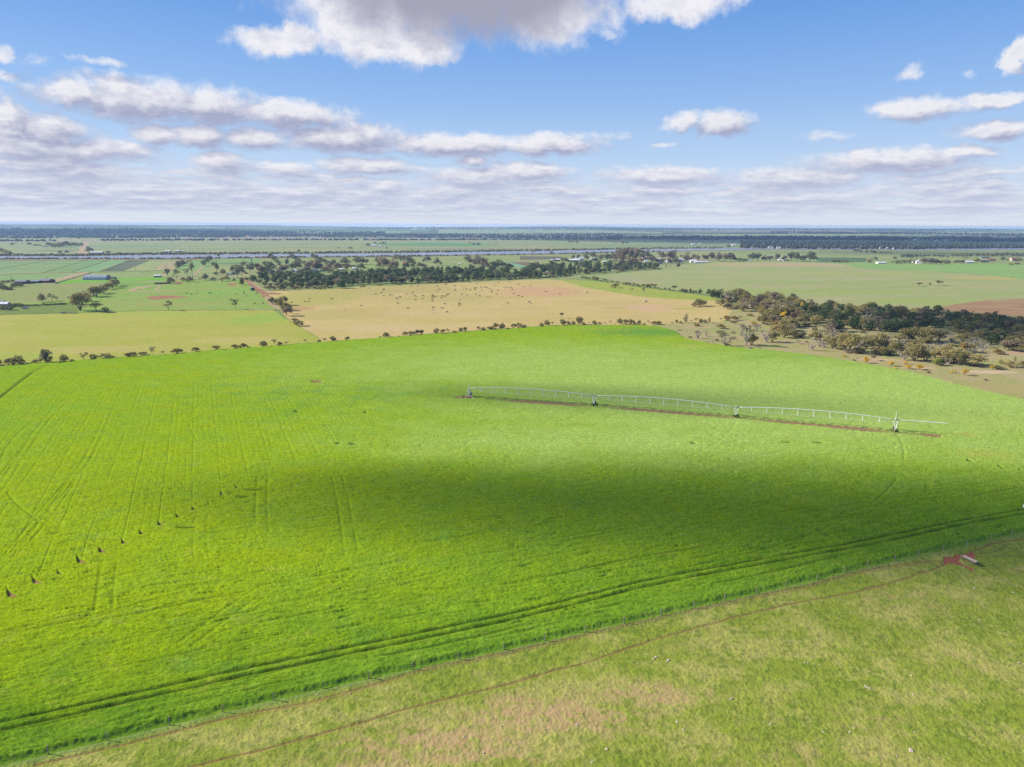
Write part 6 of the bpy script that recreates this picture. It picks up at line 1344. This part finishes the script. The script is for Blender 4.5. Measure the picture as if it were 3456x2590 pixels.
# ---------------------------------------------------------------- wire fence, trough, tank at the frame edge, stones
def fence():
    post = plain('weathered_post', (186, 174, 160), .95, .1, vary=.2); wire = plain('fence_wire', (150, 150, 146), .5, .5)
    P = resample(FENCE, 400); s = np.r_[0, np.cumsum(np.hypot(*np.diff(P, axis=0).T))]
    root = empty('wire_fence', (P[0][0], P[0][1], .3)); o = P[0]; rn = random.Random(2); tops = []
    k = 0.0
    while k < s[-1]:
        x = np.interp(k, s, P[:, 0]) - o[0]; y = np.interp(k, s, P[:, 1]) - o[1]; y -= .35
        h = rn.uniform(1.35, 1.6); q = MB(); r = rn.uniform(.075, .1); q.tube([(x, y, 0), (x + rn.uniform(-.06, .06), y, h)], r, 6); q.build('post', post, root); tops.append((x, y)); k += rn.uniform(7.2, 8.4)
    for z in (.35, .6, .85, 1.1):
        q = MB(); q.tube([(x, y, z) for x, y in tops], .010, 4); q.build('wire', wire, root)
    tag(root, 'wire fence on pale slender posts between the crop and the pasture', 'fence')
def trough():
    a = gp(3244, 1887 + 5); b = gp(3293, 1912 + 4); a[2] = b[2] = 0; c = (a + b) / 2; L = np.linalg.norm(b - a); rz = math.atan2(b[1] - a[1], b[0] - a[0])
    root = empty('feed_trough', (c[0], c[1], .38), rz); gal = plain('worn_trough_steel', (196, 176, 168), .5, .4, vary=.15); wood = plain('trough_leg', (176, 160, 150), .9, .1)
    n = 8; v = []; f = []; R = .42
    for x in (-L / 2, L / 2):
        for rr in (R, R - .05):
            for i in range(n + 1): w = math.pi * i / n; v.append((x, -math.cos(w) * rr, 1.0 - math.sin(w) * rr))
    m = n + 1
    for i in range(n): f += [(i, i + 1, i + 1 + 2 * m, i + 2 * m), (m + i, m + i + 2 * m, m + i + 1 + 2 * m, m + i + 1)]
    f += [(0, 2 * m, 3 * m, m), (n, m + n, 3 * m + n, 2 * m + n)]
    q = MB(); q.add(v, f)
    for x in (-L / 2, L / 2): q.add([(x, -math.cos(math.pi * i / n) * R, 1.0 - math.sin(math.pi * i / n) * R) for i in range(m)], [tuple(range(m))])
    q.build('trough', gal, root)
    q = MB(); q.tube([(-L / 2, R, 1.02), (L / 2, R, 1.02)], .05, 6); q.tube([(-L / 2, -R, 1.02), (L / 2, -R, 1.02)], .05, 6); q.build('rim', gal, root)
    for x in (-L / 2 + .12, -L / 6, L / 6 + .3, L / 2 - .12):
        q = MB(); q.tube([(x, -.55, 0), (x, -.28, .95)], .05, 6); q.tube([(x, .55, 0), (x, .28, .95)], .05, 6); q.tube([(x, -.45, .4), (x, .45, .4)], .035, 5); q.build('leg', wood, root)
    tag(root, 'long pale half-round feed trough on splayed legs at the bare red patch', 'feed trough')
    # white cube tank cut by the right frame edge
    P = gp(3462, 1724); root = empty('white_tank', (P[0], P[1], .4), .25); s = mpp(P); pl = plain('white_plastic', (240, 240, 246), .4, .4, vary=.03, k=1.2)
    q = MB(); q.box((0, 0, .75), (1.15, 1.0, 1.0)); q.build('tank_body', pl, root); q = MB(); q.tube([(0, 0, 1.25), (0, 0, 1.36)], .16, 12); q.build('lid', GALV, root)
    q = MB()
    for x in (-.58, -.2, .2, .58):
        q.tube([(x, -.53, .25), (x, -.53, 1.26)], .02, 4); q.tube([(x, .53, .25), (x, .53, 1.26)], .02, 4)
    for z in (.3, .6, .9, 1.22): q.tube([(-.6, -.53, z), (.6, -.53, z)], .02, 4); q.tube([(-.6, .53, z), (.6, .53, z)], .02, 4)
    q.build('cage', GALV, root); q = MB(); q.box((0, 0, .12), (1.2, 1.05, .14)); q.build('pallet', plain('pallet_wood', (150, 130, 110), .9, .1), root)
    tag(root, 'white plastic cube tank in the crop, cut off by the right frame edge', 'tank')
def rocks():
    rn = random.Random(9); mat = plain('limestone', (228, 206, 188), .95, .1, vary=.12, scale=8); ms = []
    for k in range(4):
        bm = bmesh.new(); bmesh.ops.create_icosphere(bm, subdivisions=2, radius=1)
        for v in bm.verts: v.co *= 1 + rn.uniform(-.22, .22); v.co.z *= .6
        me = bpy.data.meshes.new('rock'); bm.to_mesh(me); bm.free(); me.materials.append(mat); ms.append(me)
    A, B = (0, 1900, .78124), (1728, 1900, .78124)
    big = [(B, 612, 422, .3), (B, 622, 415, .28), (B, 605, 428, .2), (B, 675, 430, .34), (B, 668, 436, .18), (B, 1266, 440, .3), (B, 1278, 440, .26), (B, 1726, 496, .32), (B, 948, 595, .3), (B, 942, 600, .18), (B, 712, 697, .28), (B, 738, 730, .3), (B, 1722, 818, .4), (B, 1718, 824, .3), (B, 1728, 826, .25), (B, 1662, 846, .24), (B, 1530, 545, .26), (B, 1540, 550, .22), (B, 1524, 540, .2), (B, 1545, 556, .2), (B, 1608, 548, .2), (B, 1328, 450, .18), (B, 1306, 447, .15), (B, 1338, 372, .18), (B, 1326, 362, .14), (B, 1996, 118, .34), (B, 2018, 256, .3), (B, 1880, 308, .22), (B, 2166, 136, .3), (B, 1465, 222, .18), (B, 1410, 248, .18), (B, 1460, 518, .18), (B, 1342, 740, .24), (B, 1458, 742, .22), (B, 1476, 724, .2), (B, 1736, 742, .2), (B, 1115, 706, .2), (B, 1852, 604, .18), (B, 1878, 836, .2), (B, 2188, 440, .22), (B, 1732, 580, .18), (B, 280, 710, .24), (B, 345, 872, .22), (B, 408, 815, .26), (B, 128, 688, .2), (B, 230, 580, .18), (B, 480, 560, .16),
           (A, 1372, 580, .22), (A, 1385, 584, .16), (A, 1515, 575, .2), (A, 2165, 715, .2), (A, 2005, 760, .18), (A, 2090, 830, .2), (A, 1760, 870, .2)]
    for (ox, oy, sc_), x, y, s in big:
        a, b = ox + x * sc_, oy + y * sc_; P = gp(a, b); o = bpy.data.objects.new('rock', rn.choice(ms)); COL.objects.link(o)
        o.location = (P[0], P[1], .40); s *= .8; o.scale = (s * rn.uniform(.8, 1.3), s * rn.uniform(.7, 1.1), s * rn.uniform(.6, 1)); o.rotation_euler = (0, 0, rn.uniform(0, 6.28))
        tag(o, 'pale limestone rock lying in the pasture turf', 'rock', 'stones in the pasture'); THINGS.append((o, a))
    P = gp(2529, 1181); o = bpy.data.objects.new('boulder', ms[0].copy()); COL.objects.link(o); o.data.materials.clear(); o.data.materials.append(plain('grey_granite', (160, 150, 140), .95, .1)); o.location = (P[0], P[1], .6); o.scale = (2.3, 1.6, 1.7)
    tag(o, 'grey boulder on the grass in front of the dead trees', 'boulder')
    P = gp(2177, 1019); o = bpy.data.objects.new('boulder', ms[1].copy()); COL.objects.link(o); o.location = (P[0], P[1], .5); o.scale = (2.6, 1.8, 1.6); tag(o, 'white boulder under a thin tree on the green strip', 'boulder')
    P = gp(1878, 944); 
fence(); trough(); rocks()

# ---------------------------------------------------------------- clouds overhead whose shadows lie on the land
def cloud(name, x, y, z, sx, sy, sz, dens, seed, n=9):
    m = bpy.data.materials.get('cloud_%g' % dens)
    if m is None:
        m, t, out = new_mat('cloud_%g' % dens); v = t.new('ShaderNodeVolumePrincipled'); v.inputs['Color'].default_value = (.98, .98, .98, 1); v.inputs['Density'].default_value = dens; v.inputs['Anisotropy'].default_value = .3
        t.l.new(v.outputs[0], out.inputs['Volume'])
    rn = random.Random(seed); bm = bmesh.new(); bmesh.ops.create_icosphere(bm, subdivisions=4, radius=1)
    for v in bm.verts:
        p = v.co; w = 1 + .32 * float(perlin(p.x * 1.7 + seed, p.y * 1.7 + p.z * .8, seed)) + .16 * float(perlin(p.x * 4 + seed, p.y * 4 + p.z * 2, seed + 5))
        v.co = Vector((p.x * w * sx, p.y * w * sy, p.z * w * sz * (1 if p.z > 0 else .45)))
    me = bpy.data.meshes.new(name); bm.to_mesh(me); bm.free(); smooth(me); o = link(name, me, m); o.location = (x, y, z); o['kind'] = 'structure'; return o
def cloud_shadow(px, py, hw, hd, z, dens, seed, kx=1.0, tilt=0.0):
    """a cloud at height z placed up-sun of the ground it shades"""
    P = gp(px, py); X = abs(gp(px + hw, py)[0] - P[0]); a = gp(px, py - hd)[1]; b = gp(px, py + hd)[1]; Y = abs(a - b) / 2; yc = (a + b) / 2
    s = (z - P[2]) / sun_dir.z
    for k, (g, dk) in enumerate(((1.32, .36), (.98, .36), (.62, .36))):       # a dense heart inside thinner fringes
        o = cloud('cloud', P[0] + sun_dir.x * s, yc + sun_dir.y * s, z, X * g, Y * g, max(60, min(X, Y) * .55) * g, dens * dk, seed + 20 * k); o.rotation_euler = (0, 0, tilt)
for a in CLOUD_SHADOWS: cloud_shadow(*a)

# ---------------------------------------------------------------- labels that single each thing out
def ordinal(n):
    w = ['first', 'second', 'third', 'fourth', 'fifth', 'sixth', 'seventh', 'eighth', 'ninth', 'tenth', 'eleventh', 'twelfth']
    if n <= 12: return w[n - 1]
    return f"{n}{'th' if 10 <= n % 100 <= 20 else {1: 'st', 2: 'nd', 3: 'rd'}.get(n % 10, 'th')}"
def single_out():
    by = {}
    for o, x in THINGS: by.setdefault(o['label'], []).append((x, o))
    for lab, lst in by.items():
        if len(lst) == 1: continue
        lst.sort(key=lambda q: q[0]); n = len(lst)
        for i, (x, o) in enumerate(lst):
            w = 'leftmost such' if i == 0 else 'rightmost such' if i == n - 1 else f'{ordinal(i + 1)} such from left' if i < (n + 1) / 2 else f'{ordinal(n - i)} such from right'
            o['label'] = f'{lab}, {w}'
single_out()

# ---------------------------------------------------------------- air
def haze():
    m, t, out = new_mat('haze'); v = t.new('ShaderNodeVolumePrincipled'); v.inputs['Color'].default_value = (.40, .59, .98, 1); v.inputs['Density'].default_value = HAZE; v.inputs['Anisotropy'].default_value = 0.1
    t.l.new(v.outputs[0], out.inputs['Volume'])
    q = MB(); q.box((0, 6800, 39.5), (46000, 15400, 83)); o = q.build('haze', m); o['kind'] = 'stuff'; o['label'] = 'thin bluish air over the plain'; o['category'] = 'haze'
if HAZE > 0: haze()
